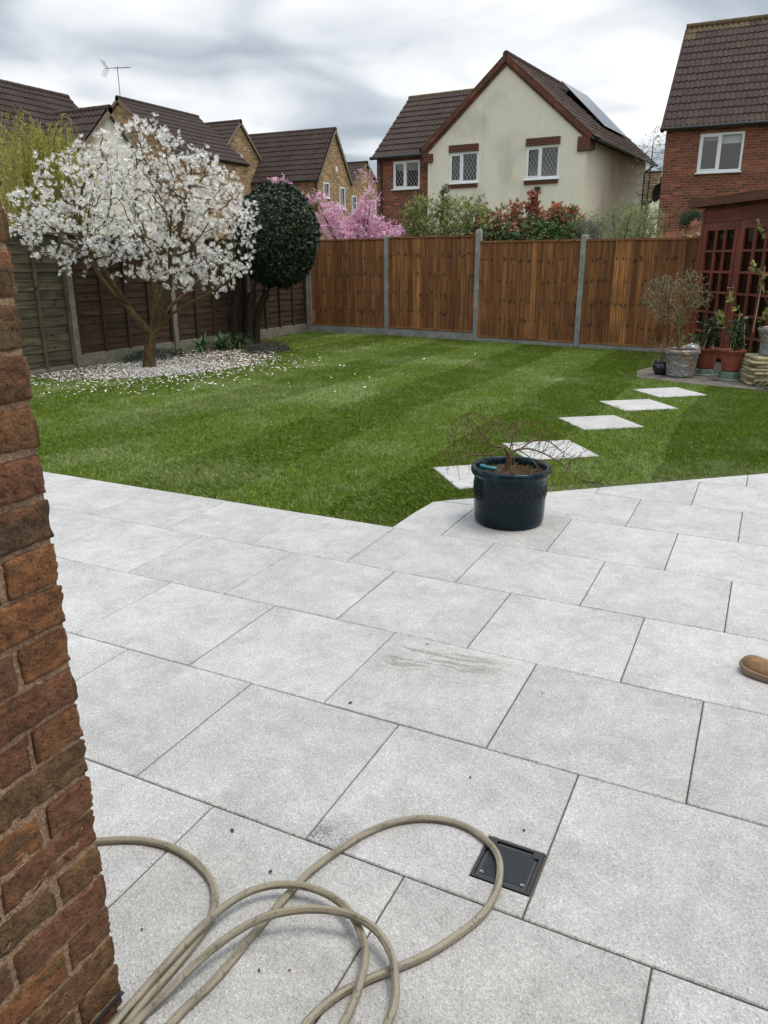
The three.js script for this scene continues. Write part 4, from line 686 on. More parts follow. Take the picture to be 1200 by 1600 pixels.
// clipped evergreen
{
  rnd = mulberry(301);
  const B = [-8.85, -12.0], P = (s, y, d = 0) => local(B, s, y, d), t = thing('clipped_evergreen', 'dark glossy evergreen clipped to a dome on several trunks, beside the magnolia', 'tree');
  const c = P(0.7, 1.9), nodes = thicken(colonize([[P(0.1, -0.05), P(0.14, 0.5), P(0.25, 1.0), P(0.5, 1.7)], [P(-0.16, -0.05, 0.05), P(-0.15, 0.5, 0.05), P(-0.02, 1.0), P(0.2, 1.7)], [P(0.22, -0.05, 0.1), P(0.27, 0.5, 0.1), P(0.5, 0.95), P(0.95, 1.6)], [P(0.0, -0.05, 0.25), P(0.03, 0.6, 0.3), P(0.3, 1.2, 0.3)]], blob(240, c, V(0.75, 0.85, 0.75), 0.3), { step: 0.1, kill: 0.15, infl: 1, iter: 40 }), 0.005, 2.2, 0.075);
  nodes.forEach((n) => { if (n.p.y < 0.9) n.r = Math.max(n.r, 0.07); });
  mesh('trunk', branchGeometry(nodes), bark(0.12, 0.11, 0.085), t);
  const leaf = spray(5, 0.058, 0.026, 1.1, 0.045, 0.12), mat = std({ roughness: 0.48, side: THREE.DoubleSide }), list = [];
  const shape = (d) => 0.99 + 0.13 * (noise3(d.x * 2.5 + 4, d.y * 2.5, d.z * 2.5, 5) - 0.5) + 0.06 * (noise3(d.x * 7 + 4, d.y * 7, d.z * 7, 6) - 0.5) + (d.y < 0 ? -0.02 : 0);
  for (let i = 0; i < 9500; i++) { const d = randDir(), k = shape(d) * (rnd() < 0.72 ? rr(0.9, 1.0) : Math.cbrt(rnd())); const ry = d.y > 0 ? 0.88 : 0.9; const p = c.clone().add(V(d.x * 0.79 * k, d.y * ry * k, d.z * 0.79 * k)); const dir = d.clone().addScaledVector(randDir(), 0.8); dir.y += 0.2; const q = facing(dir), br = rnd() < 0.1 ? 1.5 : 1; list.push([p, q, rr(0.7, 1.15), col(0.02 * br, 0.042 * br, 0.015 * br, 0.3)]); }
  instanced('crown', leaf, mat, list, t, true);
}

// low plants at the foot of the fence
function strapClump(name, label, pos, n, l, w, colour, group, spread = 0.9) {
  const t = thing(name, label, 'plant', pos, 0, group), gs = [];
  for (let i = 0; i < n; i++) { const L = l * rr(0.6, 1.1), g = new THREE.PlaneGeometry(w, L, 2, 6), q = g.attributes.position, arch = rr(0.5, 1.5) * spread; for (let k = 0; k < q.count; k++) { const u = q.getY(k) / L + 0.5, a = u * arch; q.setXYZ(k, q.getX(k) * Math.sin(Math.PI * (0.12 + 0.85 * u)) , L * Math.sin(Math.min(a, 2.2)) / Math.max(arch, 0.4) * 0 + L * u * Math.cos(a * 0.75), L * u * Math.sin(a * 0.75)); } g.rotateY(rr(0, 6.283)); g.translate(rr(-0.06, 0.06), 0, rr(-0.06, 0.06)); gs.push(g); }
  const g = merge(gs); g.computeVertexNormals(); mesh('leaf_clump', g, leafMat({ color: lin(...colour), roughness: 0.5, transmission: 0.2 }), t).userData.kind = 'stuff'; return t;
}
rnd = mulberry(311);
[[-8.72, -10.6], [-8.62, -11.0], [-8.5, -11.35], [-8.8, -11.3]].forEach(([x, z], i) => strapClump('strap_leaved_plant', ['strap leaved green plant in the bed nearest the middle concrete post', 'strap leaved green plant second along the fence foot', 'strap leaved green plant next to the evergreen trunks', 'strap leaved green plant against the fence behind the others'][i], [x, -0.01, z], 34, 0.42, 0.032, [0.05, 0.11, 0.025], 'strap leaved plants along the fence foot', 1.5));
function mound(name, label, c, r, n, colour, leafL, leafW, group) {
  const t = thing(name, label, 'plant', [c[0], c[1], c[2]], 0, group), list = [], leaf = spray(6, leafL, leafW, 1.1, leafL * 1.4);
  for (let i = 0; i < n; i++) { const d = randDir(); d.y = Math.abs(d.y); const k = rr(0.6, 1); list.push([V(d.x * r[0] * k, d.y * r[1] * k, d.z * r[2] * k), facing(d.clone().addScaledVector(randDir(), 0.7)), rr(0.7, 1.2), col(...colour, 0.3)]); }
  instanced('foliage', leaf, std({ roughness: 0.7, side: THREE.DoubleSide }), list, t, true); mesh('stem', [0, 1, 2, 3].map((k) => rod([0, 0, 0], [r[0] * 0.5 * Math.cos(k * 1.6), r[1] * 0.6, r[2] * 0.5 * Math.sin(k * 1.6)], 0.006, 0.003, 4)), bark(0.1, 0.08, 0.05), t); return t;
}
mound('ground_cover_plant', 'low blue green ground cover at the fence foot left of the magnolia trunk', [-8.8, -0.02, -9.55], [0.28, 0.16, 0.7], 420, [0.05, 0.075, 0.05], 0.03, 0.018);
mound('ground_cover_plant', 'low dark purple green heather patch at the right end of the bed', [-7.72, -0.02, -11.15], [0.42, 0.13, 0.5], 600, [0.04, 0.045, 0.045], 0.022, 0.012);

// weeping willow coming into leaf
{
  rnd = mulberry(321);
  const B = [-12.0, -10.4], P = (s, y, d = 0) => local(B, s, y, d), t = thing('weeping_willow', 'yellow green weeping willow behind the old fence at the left', 'tree');
  const limbs = [[P(0.1, 0), P(0.15, 1.4), P(0.3, 2.6), P(0.5, 3.6)]]; const tips = [];
  for (let i = 0; i < 40; i++) { const a = rr(0, 6.283), R = rr(0.25, 1.15), h = rr(3.0, 4.1) - R * 0.25; limbs.push([P(0.25, rr(2.0, 3.2)), P(0.25 + Math.cos(a) * R * 0.5, h - 0.1, Math.sin(a) * R * 0.5), P(0.2 + Math.cos(a) * R, h, Math.sin(a) * R)]); }
  const nodes = thicken(colonize(limbs, [], { step: 0.12 }), 0.006, 2.1, 0.09);
  mesh('trunk', branchGeometry(nodes), bark(0.26, 0.23, 0.1), t);
  const strands = [], leaves = [], leaf = spray(5, 0.05, 0.012, 0.7, 0.09, 0.1);
  for (const n of nodes) { if (n.p.y < 2.7 || n.r > 0.05) continue; const cnt = rnd() < 0.9 ? 2 : 3; for (let k = 0; k < cnt; k++) { const L = rr(0.7, 2.4), drift = randDir().setY(0).multiplyScalar(rr(0.1, 0.42)), pts = []; for (let i = 0; i <= 5; i++) { const u = i / 5; pts.push(n.p.clone().addScaledVector(drift, Math.sqrt(u)).add(V(rr(-0.02, 0.02), 0.12 * Math.sin(Math.min(1, u * 4) * 1.57) - L * u * u * 0.4 - L * u * 0.6, rr(-0.02, 0.02)))); }
    strands.push(tube(pts, 0.0035, 8, 3)); const c = new THREE.CatmullRomCurve3(pts); for (let u = 0.08; u < 1; u += 0.06 / L * 1.1) { if (rnd() < 0.12) continue; leaves.push([c.getPointAt(u), facing(c.getTangentAt(u).addScaledVector(randDir(), 0.5)), rr(0.7, 1.3), col(0.42, 0.41, 0.06, 0.25)]); } } }
  mesh('hanging_twig', merge(strands), std({ color: lin(0.36, 0.33, 0.09) }), t).userData.kind = 'stuff';
  instanced('crown', leaf, leafMat({ color: 0xffffff, transmission: 0.4 }), leaves, t, true);
}

// generic loose shrub: twigs by colonisation, leaf sprays on every twig
function shrub(name, label, limbs, att, { step = 0.09, kill = 0.12, tip = 0.004, jit = 0.3, droop = 0, leaf, colour, barkC = [0.16, 0.13, 0.09], dens = 1, size = [0.7, 1.2], category = 'shrub', group, fill = 7, foliage = 'foliage', mat, up = 0.3, maxR = 0.05 }) {
  const t = thing(name, label, category, [0, 0, 0], 0, group), nodes = thicken(colonize(limbs, att, { step, kill, infl: 1.3, iter: 60, jit, droop }), tip, 2.3, maxR);
  mesh('stem', branchGeometry(nodes), bark(...barkC), t);
  if (leaf) { const list = []; nodes.forEach((n) => { if (n.par < 0 || n.r > tip * 2.6) return; const dir = n.p.clone().sub(nodes[n.par].p).normalize(); let k = dens * (n.kids.length ? 1 : 2); while (rnd() < k) { k--; const d = dir.clone().addScaledVector(randDir(), 0.8); d.y += up; list.push([n.p.clone().addScaledVector(randDir(), step * 0.45), facing(d), rr(...size), colour(n.p)]); } }); for (const p of att) for (let k = fill; k > 0; k--) { if (k < 1 && rnd() > k) break; const d = randDir(); d.y += up; list.push([p.clone().addScaledVector(randDir(), step * rr(0.2, 1.5)), facing(d), rr(...size), colour(p)]); } instanced(foliage, leaf, mat || leafMat({ color: 0xffffff, transmission: 0.25 }), list, t, true); }
  return { t, nodes };
}
const stems = (x, z, h, n, sp) => Array.from({ length: n }, (_, i) => { const a = (i / n) * 6.283 + rr(-0.4, 0.4); return [V(x + Math.cos(a) * 0.05, 0, z + Math.sin(a) * 0.05), V(x + Math.cos(a) * sp * 0.5, h * 0.5, z + Math.sin(a) * sp * 0.5), V(x + Math.cos(a) * sp, h, z + Math.sin(a) * sp)]; }).map((l, i) => (i ? [l[0].clone().setY(0.02), ...l.slice(1)] : l));

// pink cherry
{
  rnd = mulberry(331);
  const blos = spray(9, 0.03, 0.024, 1.5, 0.1, 0.15), pink = () => (rnd() < 0.75 ? col(0.8, 0.47, 0.64, 0.14) : col(0.88, 0.68, 0.78, 0.08));
  const P = (s, y, d = 0) => local([-8.8, -17], s, y, d);
  const limbs = [[P(-0.2, 0), P(-0.2, 0.9), P(-0.25, 1.5)]], att = [];
  [[-1.35, 2.5, 0], [-1.22, 2.95, 0.1], [-0.95, 2.75, 0.3], [-0.75, 2.6, -0.2], [-0.5, 2.35, 0.2], [-0.2, 2.45, 0], [0.03, 3.3, 0.05], [0.1, 2.9, -0.1], [0.35, 2.3, 0.2], [0.65, 2.1, -0.1], [0.95, 2.18, 0.1], [-1.0, 2.3, 0.4], [0.5, 1.9, 0.4], [-0.6, 2.2, -0.5], [0.15, 2.35, 0.5], [-0.1, 2.7, 0.4]].forEach(([s, y, d]) => { limbs.push([P(-0.23, 1.2), P(mix(-0.23, s, 0.6), mix(1.4, y, 0.45), d * 0.5), P(s, y, d)]); for (let i = 0; i < 40; i++) { const k = Math.pow(rnd(), 0.7); att.push(P(mix(-0.2, s, k) + rr(-0.17, 0.17), mix(1.6, y, k) + rr(-0.12, 0.16), mix(0, d, k) + rr(-0.2, 0.2))); } });
  shrub('pink_cherry', 'cherry tree with upright pink blossom over the back fence', limbs, att, { step: 0.07, kill: 0.09, leaf: blos, colour: pink, fill: 5, dens: 1.25, category: 'tree', foliage: 'blossom', barkC: [0.14, 0.1, 0.09], size: [0.7, 1.25] });
  const Q = (s, y, d = 0) => local([-11.2, -17], s, y, d), l2 = [[Q(0.2, 0), Q(0.2, 1.5), Q(0.15, 2.4)]], a2 = [];
  [[0.1, 3.3], [0.3, 3.15], [-0.05, 3.35], [0.55, 2.98], [-0.3, 3.1]].forEach(([s, y]) => { l2.push([Q(0.17, 2.0), Q(mix(0.17, s, 0.5), mix(2, y, 0.5)), Q(s, y)]); for (let i = 0; i < 14; i++) a2.push(Q(s + rr(-0.2, 0.2), y - rr(0, 0.5), rr(-0.2, 0.2))); });
  shrub('pink_cherry', 'pink blossom showing just above the clipped evergreen', l2, a2, { step: 0.07, kill: 0.09, leaf: blos, colour: pink, fill: 5, dens: 1.2, category: 'tree', foliage: 'blossom', barkC: [0.14, 0.1, 0.09] });
}
// hedge plants along the far side of the back fence
{
  rnd = mulberry(341);
  const Z = -15.7, area = (x0, x1, y0, yTop, n, z = Z, dz = 0.45) => { const o = []; let guard = 0; while (o.length < n && guard++ < 9999) { const x = rr(x0, x1), y = rr(y0, 3.2), zz = z + rr(-dz, dz); if (y < yTop(x) + (noise3(x * 3, y * 3, zz * 3, 8) - 0.5) * 0.35) o.push(V(x, y, zz)); } return o; };
  const small = spray(6, 0.05, 0.022, 1.0, 0.08), tiny = spray(8, 0.035, 0.008, 0.8, 0.1), broad = spray(5, 0.085, 0.036, 1.1, 0.07);
  shrub('mixed_shrub', 'olive green loose shrub over the second fence panel', stems(-6.3, Z, 1.6, 5, 0.4), area(-7.1, -5.35, 1.2, (x) => 2.66 - 0.16 * Math.abs(x + 6.2), 420), { leaf: small, colour: () => (rnd() < 0.35 ? col(0.34, 0.34, 0.09, 0.25) : col(0.17, 0.21, 0.05, 0.3)), dens: 1.2, fill: 10 });
  shrub('drooping_conifer', 'dark drooping conifer at the left end of the hedge, against the brick wing', [[V(-7.15, 0, Z - 0.2), V(-7.12, 1.5, Z - 0.2), V(-7.1, 2.6, Z - 0.2)]], area(-7.4, -6.85, 1.4, (x) => 2.75 - 1.9 * Math.abs(x + 7.1), 110, Z - 0.2, 0.22), { leaf: tiny, colour: () => col(0.045, 0.075, 0.03, 0.3), dens: 2.2, droop: 0.6, up: -1.2 });
  shrub('photinia', 'photinia shrub with red young leaves over the third fence panel', stems(-4.6, Z, 1.5, 6, 0.45), area(-5.7, -3.55, 1.2, (x) => 2.45 - 0.16 * Math.pow(Math.abs(x + 4.7), 1.6), 480), { leaf: broad, colour: (p) => (p.y > 2.2 + 0.5 * (noise3(p.x * 2.5, p.y, p.z * 2, 4) - 0.5) ? (rnd() < 0.52 ? col(0.42, 0.13, 0.075, 0.25) : rnd() < 0.5 ? col(0.42, 0.22, 0.09, 0.2) : col(0.12, 0.18, 0.05, 0.3)) : rnd() < 0.12 ? col(0.36, 0.14, 0.07, 0.3) : col(0.105, 0.19, 0.055, 0.3)), dens: 1.15 });
  shrub('green_shrub', 'bright green bush at the right of the photinia', stems(-3.95, Z + 0.1, 1.3, 4, 0.3), area(-4.2, -3.4, 1.3, () => 2.05, 110, Z + 0.15, 0.25), { leaf: small, colour: () => col(0.14, 0.22, 0.045, 0.25), dens: 1.2 });
  shrub('grey_shrub', 'rounded grey green shrub over the fourth fence panel', stems(-3.35, Z + 0.2, 1.5, 6, 0.25), blob(150, V(-3.35, 1.85, Z + 0.2), V(0.3, 0.32, 0.3), 0.5), { leaf: tiny, colour: () => col(0.2, 0.22, 0.15, 0.2), dens: 1.7, step: 0.06 });
  shrub('loose_shrub', 'airy pale green shrub in front of the cream side wall', stems(-2.8, Z - 0.1, 1.5, 6, 0.4), area(-3.65, -2.0, 1.3, (x) => 2.42 - 0.25 * Math.pow(Math.abs(x + 2.8), 1.5), 330, Z - 0.1), { leaf: tiny, colour: () => (rnd() < 0.4 ? col(0.3, 0.36, 0.13, 0.2) : col(0.17, 0.23, 0.08, 0.25)), dens: 1.1, fill: 6, kill: 0.11 });
  [[-6.35, 2.85, 'tall thin shoot standing above the olive shrub'], [-4.46, 2.68, 'red shoot standing tallest above the photinia']].forEach(([x, y, label], i) => shrub('shoot', label, [[V(x, 0, Z), V(x + 0.02, 1.5, Z), V(x - 0.03, y, Z)]], blob(14, V(x, y - 0.2, Z), V(0.1, 0.28, 0.1), 0.2), { leaf: i ? broad : small, colour: () => (i ? col(0.3, 0.1, 0.06, 0.25) : col(0.1, 0.13, 0.04, 0.25)), dens: 1.1, step: 0.06, category: 'plant' }));
  // at the summerhouse end
  shrub('ball_conifer', 'small dark green ball of foliage on the fence beside the summerhouse', [[V(-1.48, 0, -15), V(-1.48, 1.2, -15), V(-1.48, 2.1, -15)]], blob(160, V(-1.48, 2.1, -15), V(0.17, 0.16, 0.17), 0.4), { leaf: tiny, colour: () => col(0.03, 0.07, 0.02, 0.3), dens: 2, fill: 8, step: 0.045, kill: 0.05, size: [0.5, 0.8] });
  shrub('heather', 'orange red heather just above the fence by the summerhouse', stems(-1.62, -14.6, 1.5, 5, 0.2), area(-2.1, -1.2, 1.5, (x) => 1.9 + 0.1 * (x + 1.6), 260, -14.5, 0.3), { leaf: tiny, colour: () => (rnd() < 0.8 ? col(0.55, 0.24, 0.14, 0.25) : col(0.16, 0.16, 0.06, 0.3)), dens: 1.5, size: [0.5, 0.9], step: 0.06 });
  shrub('variegated_plant', 'cream edged leafy plant above the fence, touching the summerhouse', stems(-1.35, -14.2, 1.5, 4, 0.15), area(-1.5, -1.1, 1.6, () => 1.82, 26, -14.15, 0.15), { leaf: broad, colour: () => (rnd() < 0.5 ? col(0.5, 0.48, 0.28, 0.15) : col(0.13, 0.17, 0.06, 0.3)), dens: 0.6, fill: 2 });
}
// bare birch in the gap between the houses
{
  rnd = mulberry(351);
  shrub('birch_tree', 'bare pale birch in the gap beside the red brick house', [[V(-4.4, 0, -29), V(-4.35, 2.5, -29), V(-4.3, 5.2, -29)]], blob(260, V(-4.3, 3.9, -29), V(0.8, 1.7, 0.8), 0.3), { leaf: tiny2(), colour: () => col(0.36, 0.36, 0.24, 0.2), dens: 0.5, fill: 1, droop: 0.15, barkC: [0.6, 0.58, 0.52], tip: 0.004, maxR: 0.07, kill: 0.14, size: [0.7, 1.3], category: 'tree' });
  shrub('garden_tree', 'yellow green bush low in the gap left of the red brick house', [[V(-3.9, 0, -22), V(-3.9, 1.5, -22)]], blob(160, V(-3.5, 1.9, -22), V(0.5, 0.8, 0.4), 0.3), { leaf: tiny2(), colour: () => col(0.22, 0.24, 0.07, 0.25), dens: 1.2, category: 'shrub' });
}
function tiny2() { return spray(7, 0.05, 0.016, 0.9, 0.12); }
// ------------------------------------------------------------------ things on the patio
function lathe(profile, n = 40) { return new THREE.LatheGeometry(profile.map((p) => new THREE.Vector2(...p)), n); }
// the large glazed pot, with the bare maple growing in it
{
  const X = -1.255, Z = -4.23;
  const t = thing('glazed_pot', 'large dark blue glazed pot with a leaf band, standing on the patio edge', 'plant pot', [X, 0, Z]); t.scale.setScalar(1.03);
  const glaze = new THREE.MeshPhysicalMaterial({ color: lin(0.66, 0.66, 0.52), roughness: 0.16, specularIntensity: 0.35, clearcoat: 0.12, clearcoatRoughness: 0.05, map: tex(1024, 512, (u, v, o) => {
    const n = fbm(u * 12, v * 5, 401, 4, 12, 0), run = fbm(u * 60, v * 3, 403, 3, 60, 0), g = smooth(0.45, 0.75, run) * smooth(0.3, 0.75, v);
    const drip = smooth(0.5, 0.62, fbm(u * 70, v * 2, 405, 2, 70, 0)) * smooth(0.25, 0.5, v) * (1 - smooth(0.55, 0.62, v)); set3(o, 0.04 + 0.05 * g + 0.02 * n + 0.05 * drip, 0.13 + 0.1 * g + 0.05 * n + 0.1 * drip, 0.19 + 0.08 * g + 0.06 * n + 0.06 * drip); }) });
  mesh('body', lathe([[0.0, 0.004], [0.185, 0.004], [0.195, 0.01], [0.2, 0.03], [0.203, 0.09], [0.206, 0.17], [0.208, 0.235], [0.205, 0.262], [0.208, 0.27], [0.205, 0.277], [0.212, 0.282], [0.222, 0.29], [0.227, 0.302], [0.227, 0.318], [0.222, 0.329], [0.212, 0.335], [0.2, 0.331], [0.194, 0.318], [0.192, 0.29], [0.192, 0.2], [0, 0.2]], 64), glaze, t);
  const band = []; for (let i = 0; i < 26; i++) { const a = (i / 26) * 6.2832; for (const k of [0, 1]) { const pts = []; for (let j = 0; j <= 7; j++) { const u = j / 7, w = (k ? -1 : 1) * 0.11 * Math.sin(u * Math.PI) * (1 - 0.35 * u), aa = a + w + 0.03; pts.push([Math.cos(aa) * 0.2085, 0.168 + 0.078 * u, Math.sin(aa) * 0.2085]); } band.push(tube(pts, 0.0015, 7, 4)); } band.push(tube([[Math.cos(a + 0.03) * 0.208, 0.165, Math.sin(a + 0.03) * 0.208], [Math.cos(a + 0.03) * 0.2095, 0.236, Math.sin(a + 0.03) * 0.2095]], 0.0013, 3, 4)); }
  mesh('leaf_relief', band, new THREE.MeshPhysicalMaterial({ color: lin(0.055, 0.062, 0.045), roughness: 0.35, specularIntensity: 0.4 }), t).userData.kind = 'stuff';
  const soil = new THREE.CircleGeometry(0.192, 40, 0, 6.283).rotateX(-Math.PI / 2); const sg = new THREE.PlaneGeometry(0.38, 0.38, 40, 40).rotateX(-Math.PI / 2), q = sg.attributes.position; for (let i = 0; i < q.count; i++) { const r = Math.hypot(q.getX(i), q.getZ(i)); if (r > 0.191) { q.setX(i, q.getX(i) * 0.191 / r); q.setZ(i, q.getZ(i) * 0.191 / r); } q.setY(i, 0.283 + 0.03 * (fbm(q.getX(i) * 22 + 9, q.getZ(i) * 22 + 9, 7, 4) - 0.5) + 0.018 * Math.exp(-r * r * 120)); } sg.computeVertexNormals();
  mesh('soil', boxUV(sg, 3), std({ map: soilMap, color: lin(0.7, 0.66, 0.6) }), t);
  rnd = mulberry(501);
  const moss = []; const blade = leafGeo(0.03, 0.003, 0.3, 0.5); for (let i = 0; i < 900; i++) { const a = rr(0, 6.28), R = 0.185 * Math.sqrt(rnd()); if (Math.cos(a - 0.3) < -0.2 && rnd() < 0.7) continue; moss.push([V(R * Math.cos(a), 0.282 + 0.015 * Math.exp(-R * R * 120), R * Math.sin(a)), facing(V(rr(-1, 1), rr(0.3, 1), rr(-1, 1))), rr(0.5, 1.2), rnd() < 0.6 ? col(0.24, 0.15, 0.07, 0.3) : col(0.16, 0.17, 0.05, 0.3)]); }
  instanced('dry_moss', blade, std({ side: THREE.DoubleSide }), moss, t, true);

  const base = [X, Z], P = (s, y, d = 0) => local(base, s, y, d), M = thing('japanese_maple', 'small bare weeping Japanese maple with arching red brown twigs in the blue pot', 'tree');
  rnd = mulberry(503);
  const limbs = [[P(-0.018, 0.27), P(-0.022, 0.32), P(-0.012, 0.375), P(-0.02, 0.42)],
    [P(-0.02, 0.405), P(-0.045, 0.445), P(-0.1, 0.455, 0.01), P(-0.17, 0.52, 0.02), P(-0.23, 0.6, 0), P(-0.3, 0.645, -0.04), P(-0.35, 0.61, -0.05)],
    [P(-0.016, 0.4), P(0.02, 0.43, 0), P(0.09, 0.445, -0.02), P(0.18, 0.42, -0.03), P(0.27, 0.37, -0.05), P(0.36, 0.3, -0.08)],
    [P(-0.015, 0.41), P(0.0, 0.46, 0.03), P(0.015, 0.52, 0.06), P(0.05, 0.56, 0.14)],
    [P(-0.05, 0.446), P(-0.14, 0.42, -0.06), P(-0.25, 0.425, -0.1), P(-0.36, 0.38, -0.12)],
    [P(0.03, 0.435), P(0.08, 0.42, -0.1), P(0.13, 0.37, -0.2), P(0.2, 0.3, -0.3)], [P(0.05, 0.44), P(0.14, 0.47, 0.08), P(0.24, 0.45, 0.15), P(0.36, 0.36, 0.2)], [P(-0.13, 0.49), P(-0.12, 0.56, 0.05), P(-0.2, 0.63, 0.12), P(-0.27, 0.6, 0.2)], [P(-0.2, 0.56), P(-0.12, 0.62, -0.06), P(-0.04, 0.56, -0.12), P(-0.02, 0.48, -0.14)]];
  const att = []; let g = 0; while (att.length < 420 && g++ < 9000) { const s = rr(-0.42, 0.48), d = rr(-0.32, 0.34), R = Math.hypot(s, d * 1.1), top = 0.64 - 0.62 * R * R - 0.16 * Math.max(0, s), y = top - Math.pow(rnd(), 1.7) * 0.22; if (R < 0.46 && R > 0.05 && y > 0.24) att.push(P(s, y, d)); }
  const nodes = thicken(colonize(limbs, att, { step: 0.022, kill: 0.03, infl: 0.35, iter: 60, jit: 0.35, droop: 0.12 }), 0.0014, 2.6, 0.02);
  nodes.slice(0, 7).forEach((n) => { n.r = Math.max(n.r, 0.0185); });
  const thick = nodes.filter((n) => n.r > 0.0042);
  mesh('trunk', branchGeometry(nodes, (r) => (r > 0.006 ? 9 : 4)), bark(0.62, 0.5, 0.42), M);
  const buds = nodes.filter((n) => !n.kids.length).map((n) => [n.p, randQuat(), rr(0.7, 1.2)]); const bud = new THREE.SphereGeometry(0.0028, 5, 4); bud.scale(1, 1.8, 1);
  instanced('bud', bud, std({ color: lin(0.24, 0.05, 0.035) }), buds, M);

  const T = thing('hand_tool', 'teal handled hand tool stuck in the soil of the blue pot', 'garden tool', P(-0.125, 0.318, 0.03).toArray(), 0.5);
  const grip = lathe([[0, -0.05], [0.012, -0.048], [0.016, -0.036], [0.013, -0.02], [0.012, 0.0], [0.014, 0.025], [0.0165, 0.042], [0.014, 0.054], [0, 0.058]], 20); grip.rotateZ(1.35); mesh('handle', grip, std({ color: lin(0.02, 0.2, 0.25), roughness: 0.35 }), T);
  mesh('tine', [rod([0.048, -0.012, 0], [0.11, -0.035, 0.0], 0.004, 0.003), rod([0.11, -0.035, 0], [0.15, -0.06, 0.01], 0.004, 0.002)], std({ color: lin(0.3, 0.3, 0.31), metalness: 0.8, roughness: 0.4 }), T);
}
// twig lying on the slab edge
{
  rnd = mulberry(511); const t = thing('fallen_twig', 'dark forked twig lying on the patio edge right of the blue pot', 'twig', [-0.97, 0, -5.25]);
  mesh('stem', [tube([[-0.07, 0.006, -0.03], [-0.02, 0.012, 0.02], [0.03, 0.01, 0.0], [0.09, 0.008, 0.03]], 0.0035, 10, 5), tube([[-0.02, 0.012, 0.02], [0.01, 0.02, 0.06], [0.05, 0.006, 0.07]], 0.0025, 8, 5), tube([[0.03, 0.01, 0], [0.06, 0.02, -0.05]], 0.0022, 5, 5), tube([[-0.05, 0.008, -0.01], [-0.09, 0.012, 0.05]], 0.0022, 5, 5)], bark(0.12, 0.07, 0.055), t);
}
// drain cover let into the corner of a slab
{
  const { x0, x1, z0, z1 } = DRAIN, w = x1 - x0, d = z1 - z0, t = thing('drain_cover', 'square black plastic drain cover with two screws set into a slab', 'drain cover', [(x0 + x1) / 2, 0, (z0 + z1) / 2]);
  const plastic = std({ color: lin(0.028, 0.03, 0.034), roughness: 0.42 }), top = std({ color: lin(0.05, 0.056, 0.062), roughness: 0.5 });
  const fr = [box(w, 0.03, 0.008, 0, -0.0135, -d / 2 + 0.004), box(w, 0.03, 0.008, 0, -0.0135, d / 2 - 0.004), box(0.008, 0.03, d - 0.016, -w / 2 + 0.004, -0.0135, 0), box(0.008, 0.03, d - 0.016, w / 2 - 0.004, -0.0135, 0), box(0.02, 0.012, 0.02, -w / 2 + 0.0175, -0.0045, -d / 2 + 0.0175), box(0.02, 0.012, 0.02, w / 2 - 0.0175, -0.0045, -d / 2 + 0.0175), box(w - 0.016, 0.004, d - 0.016, 0, -0.024, 0)];
  mesh('frame', fr, plastic, t);
  const a = w / 2 - 0.0125, b = d / 2 - 0.0125, c = 0.02, lid = new THREE.Shape([[-a, -b], [a, -b], [a, b - c], [a - c, b - c], [a - c, b], [-a + c, b], [-a + c, b - c], [-a, b - c]].map((p) => new THREE.Vector2(...p)));
  const lg = new THREE.ExtrudeGeometry(lid, { depth: 0.01, bevelEnabled: true, bevelThickness: 0.001, bevelSize: 0.001, bevelSegments: 1 }); lg.rotateX(-Math.PI / 2); lg.translate(0, -0.0135, 0); const L = mesh('lid', lg, top, t);
  const ribs = []; for (let k = -0.11; k < 0.11; k += 0.0062) { const h = Math.min(a, b) - 0.006, lo = Math.max(-h, k - h), hi = Math.min(h, k + h), m = (lo + hi) / 2, len = (hi - lo) * 1.4142; if (len < 0.01) continue; ribs.push(box(len, 0.0016, 0.0022, m, -0.0012, k - m, 0, Math.PI / 4, 0)); }
  const keep = ribs.filter((g) => { g.computeBoundingBox(); const bb = g.boundingBox; return bb.min.z > -b + 0.002 && bb.max.z < b - 0.002; }); mesh('rib', keep, top, L).userData.kind = 'stuff';
  for (const s of [-1, 1]) { const sc = mesh('screw', lathe([[0.0008, 0.0005], [0.0035, 0.0008], [0.0048, 0.0018], [0.0048, -0.001]], 16).translate(s * (a - 0.011), -0.0004, b - 0.011), std({ color: lin(0.55, 0.55, 0.53), metalness: 0.9, roughness: 0.3 }), t); mesh('socket', new THREE.CylinderGeometry(0.0022, 0.0022, 0.001, 6).translate(s * (a - 0.011), 0.0009, b - 0.011), plastic, sc); }
}
